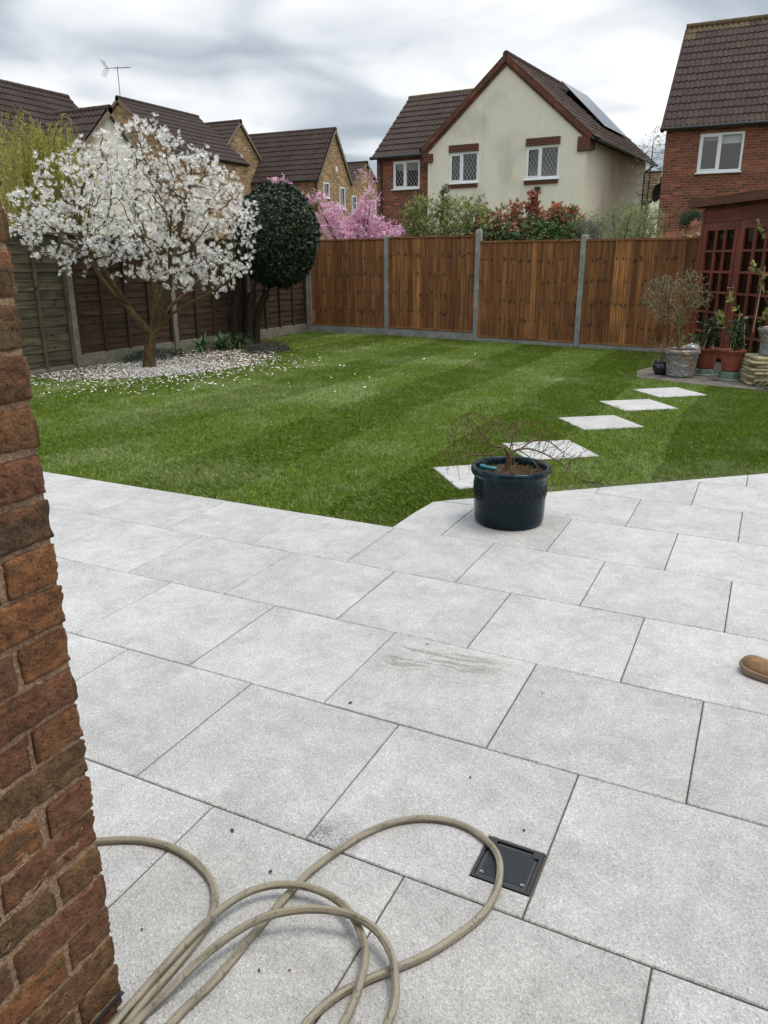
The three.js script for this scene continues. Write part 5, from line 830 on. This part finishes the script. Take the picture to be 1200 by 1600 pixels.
// garden hose: one length in loose loops, part of it arched clear of the slabs
{
  const r = 0.0094, c1 = [[-1.6, -1.05, r], [-1.48, -1.13, r], [-1.428, -1.166, r], [-1.367, -1.201, r], [-1.317, -1.22, r], [-1.232, -1.23, r], [-1.142, -1.214, r], [-1.066, -1.18, r], [-1.016, -1.124, r], [-0.994, -1.06, r], [-0.988, -0.972, r], [-0.989, -0.887, r], [-0.987, -0.816, r], [-0.975, -0.74, r], [-0.92, -0.64, r], [-0.8, -0.58, r], [-0.68, -0.62, r], [-0.615, -0.74, r], [-0.6, -0.88, r]];
  const c2 = [[-0.59, -0.97, r], [-0.587, -1.026, 0.021], [-0.594, -1.081, 0.0315], [-0.615, -1.145, 0.0315], [-0.654, -1.194, 0.0315], [-0.713, -1.238, 0.0315], [-0.785, -1.254, 0.0336], [-0.855, -1.244, 0.0357], [-0.922, -1.209, 0.0336], [-0.962, -1.154, 0.0335], [-0.986, -1.068, 0.0325], [-0.994, -0.971, 0.0315], [-1.002, -0.892, 0.021], [-1.008, -0.806, 0.0115], [-1.0, -0.7, 0.0105], [-0.93, -0.58, 0.0105], [-0.78, -0.5, 0.0105], [-0.62, -0.52, 0.012], [-0.54, -0.66, 0.0115], [-0.515, -0.86, r]];
  const c3 = [[-0.509, -0.99, r], [-0.51, -1.073, 0.021], [-0.531, -1.122, 0.0315], [-0.562, -1.166, 0.0368], [-0.611, -1.198, 0.0473], [-0.675, -1.206, 0.0557], [-0.738, -1.193, 0.0578], [-0.803, -1.162, 0.0567], [-0.859, -1.119, 0.0525], [-0.9, -1.057, 0.0473], [-0.932, -0.974, 0.0368], [-0.954, -0.886, 0.021], [-0.97, -0.821, 0.0115], [-0.96, -0.71, 0.0315], [-0.9, -0.62, 0.034], [-0.8, -0.6, 0.034], [-0.71, -0.68, 0.02], [-0.67, -0.82, r]];
  const c4 = [[-0.66, -0.93, r], [-0.655, -0.983, r], [-0.63, -1.053, r], [-0.594, -1.106, r], [-0.547, -1.164, r], [-0.5, -1.226, r], [-0.457, -1.305, r], [-0.427, -1.38, r], [-0.418, -1.455, r], [-0.43, -1.532, r], [-0.456, -1.585, r], [-0.514, -1.629, r], [-0.588, -1.648, r], [-0.673, -1.63, r], [-0.744, -1.581, r], [-0.8, -1.504, r], [-0.84, -1.405, r], [-0.866, -1.312, r], [-0.877, -1.205, r], [-0.883, -1.103, r], [-0.888, -0.967, r], [-0.906, -0.852, r], [-0.91, -0.72, r], [-0.86, -0.5, r], [-0.7, -0.3, r]];
  const pts = [...c1, ...c2, ...c3, ...c4].map(([x, z, y]) => V(x, y, z)), curve = new THREE.CatmullRomCurve3(pts, false, 'centripetal');
  const seg = 620, radial = 24, geo = new THREE.TubeGeometry(curve, seg, r, radial, false), q = geo.attributes.position, c = new THREE.Vector3();
  for (let i = 0; i <= seg; i++) { const C = curve.getPointAt(i / seg); for (let j = 0; j <= radial; j++) { const k = i * (radial + 1) + j; c.fromBufferAttribute(q, k).sub(C); const a = (j / radial) * 6.2832, f = 1 - 0.13 * Math.pow(Math.abs(Math.sin(a * 3)), 4); q.setXYZ(k, C.x + c.x * f, C.y + c.y * f, C.z + c.z * f); } } geo.computeVertexNormals();
  { const uv = geo.attributes.uv, L = curve.getLength(); for (let i = 0; i < uv.count; i++) uv.setXY(i, uv.getX(i) * L * 2, uv.getY(i)); }
  const m = mesh('garden_hose', geo, std({ roughness: 0.55, map: tex(512, 64, (u, v, o) => { const n = fbm(u * 14, v * 6, 601, 4, 14, 6), d = smooth(0.5, 0.8, fbm(u * 9, v * 10, 603, 4, 9, 10)), sp = smooth(0.8, 0.86, vnoise(u * 90, v * 12, 605, 90, 12)) * 0.12; const L = 0.6 + 0.1 * (n - 0.5) - 0.1 * d - sp; set3(o, L, L * 0.95, L * 0.82); }) }));
  tag(m, 'beige ribbed garden hose lying in loose loops on the near slabs', 'hose');
}
// leaf crumbs on the slabs
{
  rnd = mulberry(521);
  const where = [[-1.153, -2.06], [-1.14, -1.36], [-0.96, -1.28], [-1.13, -1.0], [-0.82, -1.03], [-0.76, -1.06], [-1.08, -2.58], [-1.87, -2.75], [-0.56, -2.42], [-0.42, -1.71], [-0.63, -1.86]], names = ['near the joint in the middle of the patio', 'left of the hose loop tops', 'just above the smallest hose loop', 'beside the brick corner', 'inside the hose loops', 'the reddish one inside the hose loops', 'on the slab left of the muddy slab', 'on the slab near the brick wall, far left', 'just right of the muddy slab', 'just above the drain cover', 'above the big hose loop'];
  where.forEach(([x, z], i) => { const g = new THREE.IcosahedronGeometry(i < 3 ? 0.0058 : rr(0.0022, 0.0045), 1), q = g.attributes.position; for (let k = 0; k < q.count; k++) q.setXYZ(k, q.getX(k) * (0.5 + 1.5 * noise3(q.getX(k) * 200, q.getY(k) * 200, i)), q.getY(k) * 0.16 + 0.0035 * noise3(q.getX(k) * 300, i, q.getZ(k) * 300), q.getZ(k) * (0.7 + 0.7 * 0.8 * noise3(i, q.getY(k) * 200, q.getZ(k) * 200))); g.computeVertexNormals(); const m = mesh('leaf_scrap', g, std({ color: i === 5 ? lin(0.2, 0.09, 0.04) : lin(0.05, 0.042, 0.032) })); m.position.set(x, i < 3 ? 0.003 : 0.0015, z); m.rotation.y = rr(0, 6); tag(m, `dark scrap of dead leaf ${names[i]}`, 'dead leaf', 'leaf scraps on the patio'); });
}
// the boot at the right edge
{
  const t = thing('suede_boot', 'tan suede boot, only its toe in view at the right edge', 'boot', [0.075, 0, -2.93], -0.3);   // toe at the origin, heel along +x
  const L = 0.29, half = (u) => 0.051 * Math.sqrt(Math.max(0.004, 1 - Math.pow(1 - Math.min(1, u / 0.2), 2))) * (1 - 0.2 * smooth(0.3, 0.6, u) + 0.05 * smooth(0.7, 0.95, u)) * Math.pow(clamp((1.015 - u) * 9), 0.5);
  const loft = (rows, cols, fn) => { const pos = [], uv = [], idx = []; for (let i = 0; i <= rows; i++) for (let j = 0; j <= cols; j++) { const p = fn(i / rows, j / cols); pos.push(...p); uv.push(i / rows, j / cols); if (i && j) { const a = (i - 1) * (cols + 1) + j - 1, b = a + cols + 1; idx.push(a, b, a + 1, b, b + 1, a + 1); } } const g = new THREE.BufferGeometry(); g.setAttribute('position', new THREE.Float32BufferAttribute(pos, 3)); g.setAttribute('uv', new THREE.Float32BufferAttribute(uv, 2)); g.setIndex(idx); g.computeVertexNormals(); return g; };
  const lift = (u) => 0.008 * Math.pow(1 - Math.min(1, u * 4), 2), top = (u) => 0.026 + 0.036 * Math.sqrt(Math.max(0, 1 - Math.pow(1 - Math.min(1, u / 0.17), 2))) + 0.058 * smooth(0.36, 0.7, u);
  const ease = (u) => Math.pow(u, 1.7);
  const upper = loft(44, 28, (i, j) => { const u = ease(i), a = j * Math.PI, w = half(u) * 0.985, h = Math.max(0.002, top(u) - 0.02); return [u * L, 0.022 + lift(u) + h * Math.pow(Math.sin(a), 0.75), -Math.cos(a) * w * (1 - 0.12 * Math.sin(a) - 0.25 * Math.sin(a) * smooth(0.35, 0.7, u))]; });
  const suede = new THREE.MeshPhysicalMaterial({ color: lin(0.38, 0.235, 0.115), roughness: 0.95, sheen: 0.5, sheenColor: lin(0.5, 0.38, 0.24), sheenRoughness: 0.6, map: tex(256, 256, (u, v, o) => { const n = fbm(u * 12, v * 8, 611, 5), L = 0.82 + 0.36 * (n - 0.5); set3(o, L, L, L); }), bumpMap: bumpTex(256, 256, (u, v) => fbm(u * 60, v * 40, 613, 3)), bumpScale: 0.001, side: THREE.DoubleSide });
  mesh('upper', upper, suede, t);
  const out = []; for (let i = 0; i <= 40; i++) { const u = ease(i / 40); out.push([u * L, half(u) + 0.004]); } for (let i = 40; i >= 0; i--) { const u = ease(i / 40); out.push([u * L, -half(u) - 0.004]); }
  out[0][0] = out[out.length - 1][0] = -0.004;
  const sole = new THREE.ExtrudeGeometry(new THREE.Shape(out.map((p) => new THREE.Vector2(...p))), { depth: 0.018, bevelEnabled: true, bevelThickness: 0.003, bevelSize: 0.002, bevelSegments: 2 }); sole.rotateX(Math.PI / 2); sole.translate(0, 0.026, 0); { const q = sole.attributes.position; for (let i = 0; i < q.count; i++) q.setY(i, q.getY(i) + lift(clamp(q.getX(i) / L))); sole.computeVertexNormals(); }
  mesh('sole', sole, std({ color: lin(0.24, 0.17, 0.11), roughness: 0.8 }), t);
  mesh('welt', tube(out.slice(0, 41).concat(out.slice(41)).filter((_, i) => i % 2 === 0).map(([x, z]) => [x, 0.027 + lift(clamp(x / L)), z * 0.985]), 0.0022, 120, 5, true), std({ color: lin(0.36, 0.25, 0.14) }), t);
  mesh('shaft', lathe([[0.034, 0.07], [0.036, 0.1], [0.038, 0.13], [0.036, 0.131], [0.034, 0.1]], 28).scale(1.3, 1, 0.95).translate(0.225, 0, 0), suede, t);
}

// ------------------------------------------------------------------ summerhouse and the pots before it
const tintedPane = new THREE.MeshPhysicalMaterial({ color: lin(0.42, 0.48, 0.55), transmission: 1, thickness: 0, roughness: 0.03, ior: 1.5 });
const SH = { c: [-1.1, -13.39], turn: -Math.atan2(0.825, 0.565) };           // x runs along its front towards the house, z out of the front
{
  rnd = mulberry(531);
  const t = thing('summerhouse', 'red brown wooden summerhouse with glazed double doors at the right', 'garden shed', [SH.c[0], 0, SH.c[1]], SH.turn);
  const stain = woodMats(grainTex([0.5, 0.29, 0.22], [0.38, 0.205, 0.155], 12, 33), [[1.45, 1.1, 0.95], [1.7, 1.26, 1.06], [1.3, 1.0, 0.88]], 0.6), W = 2.05, D = 1.7;
  const fascia = woodMats(newWood, [[0.5, 0.36, 0.36]], 0.75)[0];
  for (let k = 0; k < 3; k++) mesh('plank', lying(W, 0.085, 0.022, W / 2, 2.045 + k * 0.083, 0.012 + 0.004 * (k % 2), k), stain[k % 3], t);
  mesh('corner_post', plank(0.07, 2.2, 0.07, -0.02, 1.1, 0, 1), stain[0], t); mesh('corner_post', plank(0.07, 2.2, 0.07, W + 0.02, 1.1, 0, 2), stain[0], t);
  for (let k = 0; k < 22; k++) { piece('side_plank', lying(D, 0.105, 0.02, 0, 0, 0, k * 0.7).rotateY(Math.PI / 2).translate(-0.03 + 0.003 * (k % 2), 0.06 + k * 0.1, -D / 2 - 0.04), stain[k % 3], t); }
  mesh('back_wall', box(W, 2.2, 0.03, W / 2, 1.1, -D - 0.06), stain[2], t); mesh('far_wall', box(0.03, 2.2, D, W + 0.02, 1.1, -D / 2 - 0.06), stain[2], t); mesh('floor', box(W, 0.06, D, W / 2, 0.05, -D / 2 - 0.07), stain[2], t);
  const roof = mesh('roof', box(W + 0.4, 0.05, D + 0.4, W / 2, 2.28, -D / 2), dark, t); mesh('fascia', lying(W + 0.4, 0.12, 0.03, W / 2, 2.285, 0.2, 3), fascia, roof); mesh('fascia', lying(D + 0.4, 0.12, 0.03, 0, 0, 0, 4).rotateY(Math.PI / 2).translate(-0.205, 2.284, -D / 2), fascia, roof);
  for (const [a, b] of [[0.03, 0.93], [0.945, 1.99]]) {
    const w = b - a, s0 = a === 0.03 ? 0.1 : 0.15, s1 = a === 0.03 ? 0.075 : 0.12, door = new THREE.Group(); door.name = a === 0.03 ? 'door' : 'door_001'; t.add(door);
    mesh('stile', plank(s0, 1.93, 0.04, a + s0 / 2, 1.03, 0.012, a), stain[1], door); mesh('stile', plank(s1, 1.93, 0.04, b - s1 / 2, 1.03, 0.012, b), stain[1], door);
    const x0 = a + s0, x1 = b - s1; mesh('top_rail', lying(x1 - x0, 0.11, 0.04, (x0 + x1) / 2, 1.942, 0.0125, a), stain[1], door); mesh('bottom_rail', lying(x1 - x0, 0.06, 0.04, (x0 + x1) / 2, 0.095, 0.0125, b), stain[1], door);
    const cols = 3, rows = 6, pw = (x1 - x0) / cols, y0 = 0.125, y1 = 1.887, ph = (y1 - y0) / rows;
    for (let c = 1; c < cols; c++) mesh('glazing_bar', plank(0.055, y1 - y0, 0.034, x0 + pw * c, (y0 + y1) / 2, 0.0115, c), stain[0], door);
    for (let r = 1; r < rows; r++) mesh('glazing_bar', lying(x1 - x0, 0.032, 0.036, (x0 + x1) / 2, y0 + ph * r, 0.013, r), stain[1], door);
    for (let c = 0; c < cols; c++) for (let r = 0; r < rows; r++) piece('glass_pane', new THREE.BoxGeometry(pw, ph, 0.004).translate(x0 + pw * (c + 0.5), y0 + ph * (r + 0.5), -0.004), tintedPane, door);
  }
  const chrome = std({ color: lin(0.5, 0.5, 0.48), metalness: 0.85, roughness: 0.3 });
  mesh('handle', [box(0.035, 0.13, 0.008, 1.02, 1.06, 0.036), rod([1.02, 1.085, 0.03], [1.02, 1.085, 0.07], 0.008), rod([1.02, 1.085, 0.068], [0.92, 1.08, 0.068], 0.009)], chrome, t);
}
const terracotta = std({ color: lin(0.33, 0.085, 0.045), roughness: 0.7, map: tex(256, 256, (u, v, o) => { const n = fbm(u * 10, v * 10, 621, 4, 10, 10), L = 0.86 + 0.3 * (n - 0.5); set3(o, L, L, L); }) });
const compost = std({ map: soilMap, color: lin(0.5, 0.42, 0.36) });
function potSoil(t, r, y) { const g = new THREE.CircleGeometry(r, 24).rotateX(-Math.PI / 2).translate(0, y, 0); mesh('soil', boxUV(g, 3), compost, t); }
const foilMap = tex(512, 256, (u, v, o) => { const n = smooth(0.45, 0.7, fbm(u * 8, v * 7, 641, 4, 8, 7)), L = 0.86 + 0.2 * (fbm(u * 30, v * 20, 643, 3, 30, 20) - 0.5); set3(o, L, L * mix(1, 0.9, n), L * mix(1, 0.78, n)); }), foil = (k) => new THREE.MeshPhysicalMaterial({ map: foilMap, color: lin(0.42 * k, 0.42 * k, 0.42 * k), roughness: 0.25, metalness: 0.25, clearcoat: 0.5, clearcoatRoughness: 0.2, side: THREE.DoubleSide });
function wrapped(prof, seed, amp) {                                          // a pot in crumpled sheeting: the lathe, creased
  const fine = new THREE.CatmullRomCurve3(prof.map(([a, b]) => V(a, b, 0)), false, 'centripetal').getSpacedPoints(70).map((p) => [Math.max(0, p.x), p.y]); const g = lathe(fine, 120), q = g.attributes.position; for (let i = 0; i < q.count; i++) { const x = q.getX(i), y = q.getY(i), z = q.getZ(i), a = Math.atan2(z, x), R = Math.hypot(x, z); if (R < 0.05) continue; const ridge = (n) => 1 - Math.abs(n * 2 - 1); const c = (Math.pow(ridge(fbm(a * 2.2 + y * 14 + seed, y * 20 - a * 2.3, seed, 2)), 3) - 0.5) * amp + (Math.pow(ridge(fbm(a * 5 - y * 20 + seed, y * 30 + a * 3, seed + 3, 2)), 3) - 0.5) * amp * 0.6; q.setXYZ(i, x * (1 + c / R), y, z * (1 + c / R)); } g.computeVertexNormals(); return g;
}
// small dark pot
{
  const t = thing('small_pot', 'small round dark blue pot with dead stems, leftmost of the pots', 'plant pot', [-1.255, 0, -11.03]);
  mesh('body', lathe([[0, 0.003], [0.07, 0.003], [0.09, 0.03], [0.11, 0.075], [0.112, 0.105], [0.1, 0.145], [0.092, 0.155], [0.1, 0.165], [0.103, 0.175], [0.098, 0.18], [0.088, 0.172], [0.08, 0.14], [0, 0.14]], 36), new THREE.MeshPhysicalMaterial({ color: lin(0.012, 0.014, 0.025), roughness: 0.25, clearcoat: 0.7 }), t);
  potSoil(t, 0.09, 0.155);
  rnd = mulberry(541); const gs = []; for (let i = 0; i < 34; i++) { const a = rr(0, 6.28), h = rr(0.1, 0.36), s = rr(0.05, 0.24); gs.push(tube([[0, 0.15, 0], [Math.cos(a) * s * 0.4, 0.15 + h * 0.6, Math.sin(a) * s * 0.4], [Math.cos(a) * s, 0.15 + h, Math.sin(a) * s]], 0.0025, 5, 3)); }
  mesh('dry_stem', merge(gs), std({ color: lin(0.3, 0.21, 0.12) }), t).userData.kind = 'stuff';
}
// silver-wrapped pot with a bare twiggy bush
{
  rnd = mulberry(543); const b = [-1.0, -10.98], P = (s, y, d = 0) => local(b, s, y, d), t = thing('wrapped_pot', 'pot wrapped in crumpled silver sheeting standing on the ground', 'plant pot', [b[0], 0, b[1]]);
  mesh('wrapping', wrapped([[0.0, 0.005], [0.17, 0.005], [0.175, 0.02], [0.178, 0.06], [0.183, 0.1], [0.19, 0.15], [0.193, 0.2], [0.203, 0.25], [0.21, 0.29], [0.224, 0.3], [0.228, 0.335], [0.22, 0.355], [0.205, 0.35], [0.2, 0.31], [0.195, 0.28]], 3, 0.009), foil(1), t);
  potSoil(t, 0.2, 0.315);
  const fold = new THREE.SphereGeometry(0.11, 20, 14), q = fold.attributes.position; for (let i = 0; i < q.count; i++) { const n = fbm(q.getX(i) * 30 + 5, q.getZ(i) * 30 + q.getY(i) * 20, 9, 3); q.setXYZ(i, q.getX(i) * (0.8 + 0.5 * n), q.getY(i) * (0.4 + 0.5 * n), q.getZ(i) * (0.8 + 0.5 * n)); } fold.computeVertexNormals(); mesh('sheet_fold', fold.translate(0.1, 0.35, -0.09), foil(1.05), t);
  const limbs = [[P(-0.06, 0.3), P(-0.07, 0.5), P(-0.1, 0.68), P(-0.08, 0.85)], [P(-0.05, 0.32), P(-0.02, 0.5, 0.05), P(-0.06, 0.7, 0.05), P(-0.16, 0.9, 0.1)], [P(-0.08, 0.6), P(0.02, 0.75), P(0.14, 0.92, -0.05), P(0.3, 1.0, -0.05)], [P(-0.09, 0.65), P(-0.25, 0.75, -0.1), P(-0.38, 0.82, -0.1)], [P(-0.09, 0.7), P(-0.05, 0.9, -0.15), P(0.0, 1.1, -0.2)]];
  shrub('bare_bush', 'bare grey twiggy bush in the silver wrapped pot on the ground', limbs, blob(800, P(-0.16, 1.02), V(0.44, 0.36, 0.42), 0.2, (p) => noise3(p.x * 6, p.y * 6, p.z * 6, 12) > 0.36), { step: 0.035, kill: 0.036, tip: 0.0022, jit: 0.4, fill: 1.4, leaf: leafGeo(0.032, 0.007, 0.2, 0.4), colour: () => (rnd() < 0.7 ? col(0.27, 0.25, 0.16, 0.3) : col(0.2, 0.23, 0.12, 0.3)), dens: 0.8, barkC: [0.75, 0.62, 0.45], maxR: 0.02, category: 'bush' });
}
// two terracotta pots on upturned bowls
function terraPot(b, label, h0, seed, plantLabel, canes) {
  const bowl = thing('upturned_bowl', label[1], 'bowl', [b[0], 0, b[1]]); rnd = mulberry(seed);
  mesh('body', lathe([[0.0, h0], [0.115, h0], [0.125, h0 - 0.006], [0.14, h0 * 0.65], [0.15, h0 * 0.3], [0.156, 0.014], [0.172, 0.01], [0.175, 0.004], [0.17, 0.0], [0.15, 0.0]], 40), new THREE.MeshPhysicalMaterial({ color: lin(0.075, 0.12, 0.09), roughness: 0.45, clearcoat: 0.3 }), bowl);
  mesh('rim', new THREE.TorusGeometry(0.172, 0.006, 8, 48).rotateX(Math.PI / 2).translate(0, 0.008, 0), std({ color: lin(0.3, 0.33, 0.27), roughness: 0.6 }), bowl);
  const t = thing('terracotta_pot', label[0], 'plant pot', [b[0], h0, b[1]]);
  mesh('body', lathe([[0, 0.002], [0.105, 0.002], [0.11, 0.008], [0.123, 0.09], [0.137, 0.185], [0.141, 0.205], [0.145, 0.207], [0.148, 0.235], [0.158, 0.237], [0.163, 0.262], [0.158, 0.268], [0.148, 0.262], [0.14, 0.235], [0.135, 0.2]], 44), terracotta, t);
  mesh('groove', [0.1, 0.19].map((y) => new THREE.TorusGeometry(0.124 + (y - 0.1) * 0.15, 0.0022, 6, 44).rotateX(Math.PI / 2).translate(0, y, 0)), terracotta, t);
  potSoil(t, 0.142, 0.24);
  const p = thing('potted_climber', plantLabel, 'plant', [b[0], h0 + 0.23, b[1]]), gs = [], list = [], leaf = spray(4, 0.055, 0.028, 1.2, 0.05);
  for (let i = 0; i < 16; i++) { const a = rr(0, 6.28), s = rr(0.03, 0.15), h = rr(0.22, 0.46), pts = [V(0, 0, 0), V(Math.cos(a) * s * 0.5, h * 0.5, Math.sin(a) * s * 0.5), V(Math.cos(a) * s, h, Math.sin(a) * s)], c = new THREE.CatmullRomCurve3(pts); gs.push(new THREE.TubeGeometry(c, 6, 0.003, 4)); for (let u = 0.15; u <= 1; u += 0.11) list.push([c.getPointAt(Math.min(1, u)).addScaledVector(randDir(), 0.03), facing(randDir().setY(rr(0, 0.9))), rr(0.7, 1.25), col(0.03, 0.065, 0.022, 0.35)]); }
  mesh('stem', merge(gs), std({ color: lin(0.07, 0.08, 0.03) }), p); instanced('foliage', leaf, std({ roughness: 0.45, side: THREE.DoubleSide }), list, p, true);
  canes.forEach(([s0, s1, hh]) => { const A = local([0, 0], s0, 0.0, -0.06), B = local([0, 0], s1, hh, 0); mesh('cane', rod(A.toArray(), B.toArray(), 0.005, 0.004, 6), std({ color: lin(0.55, 0.43, 0.25) }), p); });
}
terraPot([-0.72, -11.27], ['terracotta pot on a green bowl, beside the silver wrapped pot', 'green upturned bowl under the left terracotta pot'], 0.085, 551, 'dark leaved plant tied to canes in the left terracotta pot', [[-0.08, 0.01, 0.32], [0.06, 0.05, 0.36]]);
terraPot([-0.385, -10.92], ['terracotta pot on a green bowl, beside the stone stack', 'green upturned bowl under the right terracotta pot'], 0.11, 553, 'dark leaved plant with leaning canes in the right terracotta pot', [[-0.08, 0.02, 0.47], [-0.04, 0.03, 0.45], [0.11, 0.1, 0.36]]);
// stack of yellow stones carrying a second wrapped pot
const STK = [0.05, -10.78];
{
  rnd = mulberry(561); const t = thing('stone_stack', 'dry stack of flat yellow stones carrying a silver wrapped pot, at the right edge', 'stone stack', [STK[0], 0, STK[1]], 0.46);
  const stoneM = [[0.5, 0.42, 0.27], [0.56, 0.48, 0.31], [0.45, 0.38, 0.25], [0.6, 0.53, 0.37]].map((c) => std({ color: lin(...c), map: tex(128, 128, (u, v, o) => { const n = fbm(u * 10, v * 10, 631, 4), L = 0.85 + 0.4 * (n - 0.5); set3(o, L, L, L * 0.97); }), roughness: 0.95 }));
  const stone = (l, h, d, s) => { let g = new THREE.BoxGeometry(l, h, d, 6, 3, 4); g.deleteAttribute('uv'); g.deleteAttribute('normal'); g = mergeVertices(g, 1e-5); const q = g.attributes.position; for (let i = 0; i < q.count; i++) { const x = q.getX(i), y = q.getY(i), z = q.getZ(i), e = 1 - 0.16 * Math.pow(Math.abs(y) / (h / 2), 3) * 0.6, k = 0.92 + 0.2 * noise3(x * 18 + s, y * 30, z * 18, s); q.setXYZ(i, x * e * k, y * (0.85 + 0.3 * noise3(x * 14, s, z * 14, s + 2)), z * e * k); } g.computeVertexNormals(); return boxUV(g, 3, s, s); };
  let y = 0; for (let k = 0; k < 8; k++) { const h = k === 7 ? 0.05 : 0.042; for (let j = 0; j < 3; j++) { const m = piece('stone', stone(rr(0.17, 0.2), h, rr(0.2, 0.24), k * 3 + j + 1), stoneM[Math.floor(rnd() * 4)], t); m.position.set(-0.2 + j * 0.185 + (k % 2) * 0.05 - 0.02 + rr(-0.012, 0.012), y + h / 2, 0.13 + rr(-0.012, 0.012)); m.rotation.y = rr(-0.1, 0.1); } for (let j = 0; j < 2; j++) { const m = piece('stone', stone(rr(0.22, 0.27), h, rr(0.2, 0.24), k * 5 + j + 40), stoneM[Math.floor(rnd() * 4)], t); m.position.set(-0.12 + j * 0.28 + rr(-0.012, 0.012), y + h / 2, -0.11 + rr(-0.012, 0.012)); } y += h; }
  const w = thing('wrapped_pot', 'pot in torn silver sheeting standing on top of the stone stack', 'plant pot', [STK[0] + 0.04, y, STK[1] - 0.02]);
  mesh('wrapping', wrapped([[0, 0.004], [0.17, 0.004], [0.178, 0.02], [0.176, 0.07], [0.178, 0.12], [0.184, 0.17], [0.192, 0.22], [0.2, 0.26], [0.215, 0.275], [0.226, 0.3], [0.222, 0.33], [0.205, 0.335], [0.195, 0.3], [0.19, 0.26]], 11, 0.012), foil(0.95), w); potSoil(w, 0.195, 0.29);
  // pieris-like shrub with pale young leaves
  const b = [STK[0] + 0.04, STK[1] - 0.02], P = (s, yy, d = 0) => local(b, s, yy, d); rnd = mulberry(563);
  const p = thing('pale_leaved_shrub', 'leggy shrub with pale yellow green leaf tufts in the pot on the stones', 'shrub'), gs = [], list = [], leaf = spray(8, 0.075, 0.03, 1.15, 0.07, 0.15);
  const limbs = [[[0.0, 0.62], [-0.1, 0.82], [-0.22, 1.05], [-0.33, 1.3, -0.05], [-0.42, 1.38, -0.05]], [[0.02, 0.62], [0.02, 0.9], [-0.08, 1.2], [-0.12, 1.42]], [[0.05, 0.62], [0.12, 0.95], [0.05, 1.3], [-0.2, 1.62], [-0.44, 1.88]], [[-0.02, 0.62], [-0.25, 0.72], [-0.12, 0.9]], [[0.05, 0.62], [0.2, 0.9], [0.25, 1.2]], [[-0.05, 0.6], [-0.3, 0.55], [-0.48, 0.8, -0.08], [-0.68, 1.04, -0.1]], [[0.05, 0.62], [0.1, 0.8], [0.0, 1.02]]];
  limbs.forEach((l, i) => { const pts = l.map(([s, yy, d = 0]) => P(s, yy, d)), c = new THREE.CatmullRomCurve3(pts, false, 'centripetal'); gs.push(new THREE.TubeGeometry(c, 18, 0.0085 - i * 0.0006, 6)); const from = i === 2 || i === 5 ? 0.72 : 0.55; for (let u = from; u <= 1.0001; u += 0.05) { if (rnd() < 0.25 && u < 0.9) continue; const n = u > 0.9 ? 2 : 1; for (let k = 0; k < n; k++) list.push([c.getPointAt(Math.min(1, u)).addScaledVector(randDir(), 0.03), facing(c.getTangentAt(Math.min(1, u)).addScaledVector(randDir(), 0.7)), rr(0.65, 1.05), rnd() < 0.75 ? col(0.34, 0.36, 0.08, 0.2) : col(0.16, 0.22, 0.05, 0.2)]); } });
  mesh('stem', merge(gs), bark(0.4, 0.35, 0.27), p); instanced('foliage', leaf, leafMat({ color: 0xffffff, transmission: 0.3 }), list, p, true);
  mesh('cane', rod(P(-0.28, 0.62, 0.05).toArray(), P(-0.25, 1.4, 0.05).toArray(), 0.005), std({ color: lin(0.5, 0.42, 0.3) }), p);
}
// branch with pale leaves leaning out of the left terracotta pot
{
  rnd = mulberry(571); const P = (s, y, d = 0) => local([-0.4, -10.93], s, y, d), t = thing('leafy_branch', 'bare leaning branch tipped with pale leaves between the terracotta pots', 'plant'), pts = [P(0.06, 0.33, -0.13), P(-0.05, 0.5, -0.13), P(-0.2, 0.72, -0.1), P(-0.29, 0.82, -0.1)], c = new THREE.CatmullRomCurve3(pts), list = [], leaf = spray(6, 0.07, 0.028, 1.1, 0.06);
  mesh('stem', new THREE.TubeGeometry(c, 14, 0.007, 6), bark(0.4, 0.33, 0.24), t); for (let i = 0; i < 9; i++) list.push([c.getPointAt(rr(0.8, 1)).addScaledVector(randDir(), 0.03), facing(V(rr(-1, 1), 1, rr(-1, 1))), rr(0.6, 1), col(0.26, 0.32, 0.07, 0.2)]); instanced('foliage', leaf, leafMat({ color: 0xffffff }), list, t, true);
}
// little pots and greenery behind, and the tuft at the right
mound('trailing_plant', 'low green trailing plant behind the silver wrapped pot', [-0.95, 0.18, -11.6], [0.32, 0.28, 0.22], 150, [0.1, 0.14, 0.035], 0.04, 0.02);
{
  const t = thing('plant_trough', 'small dark trough of greenery behind the silver wrapped pot', 'plant pot', [-0.95, 0, -11.6], 0.5); mesh('body', rbox(0.62, 0.2, 0.22, 0.02, 0, 0.1, 0), std({ color: lin(0.06, 0.035, 0.03) }), t); mesh('rim', rbox(0.66, 0.025, 0.26, 0.01, 0, 0.2, 0), std({ color: lin(0.08, 0.045, 0.035) }), t);
  rnd = mulberry(581);
  const k = strapClump('grassy_plant', 'long bladed green plant at the right edge in front of the stones', [0.22, 0, -10.25], 60, 0.42, 0.018, [0.13, 0.2, 0.06], null, 1.6);
  const s = thing('dark_bucket', 'dark rubber bucket at the right edge below the stone stack', 'bucket', [0.36, 0, -10.1]); mesh('body', lathe([[0, 0.01], [0.13, 0.01], [0.17, 0.17], [0.185, 0.18], [0.18, 0.19], [0.16, 0.175], [0.13, 0.05], [0, 0.05]], 30), std({ color: lin(0.015, 0.014, 0.013), roughness: 0.6 }), s); mesh('handle', tube([[-0.17, 0.18, 0], [-0.12, 0.25, 0.05], [0, 0.28, 0.06], [0.12, 0.25, 0.05], [0.17, 0.18, 0]], 0.006, 16, 6), std({ color: lin(0.05, 0.05, 0.05) }), s);
}

scene.traverse((o) => { if (o.isMesh) o.castShadow = o.receiveShadow = true; });
renderer.render(scene, camera);
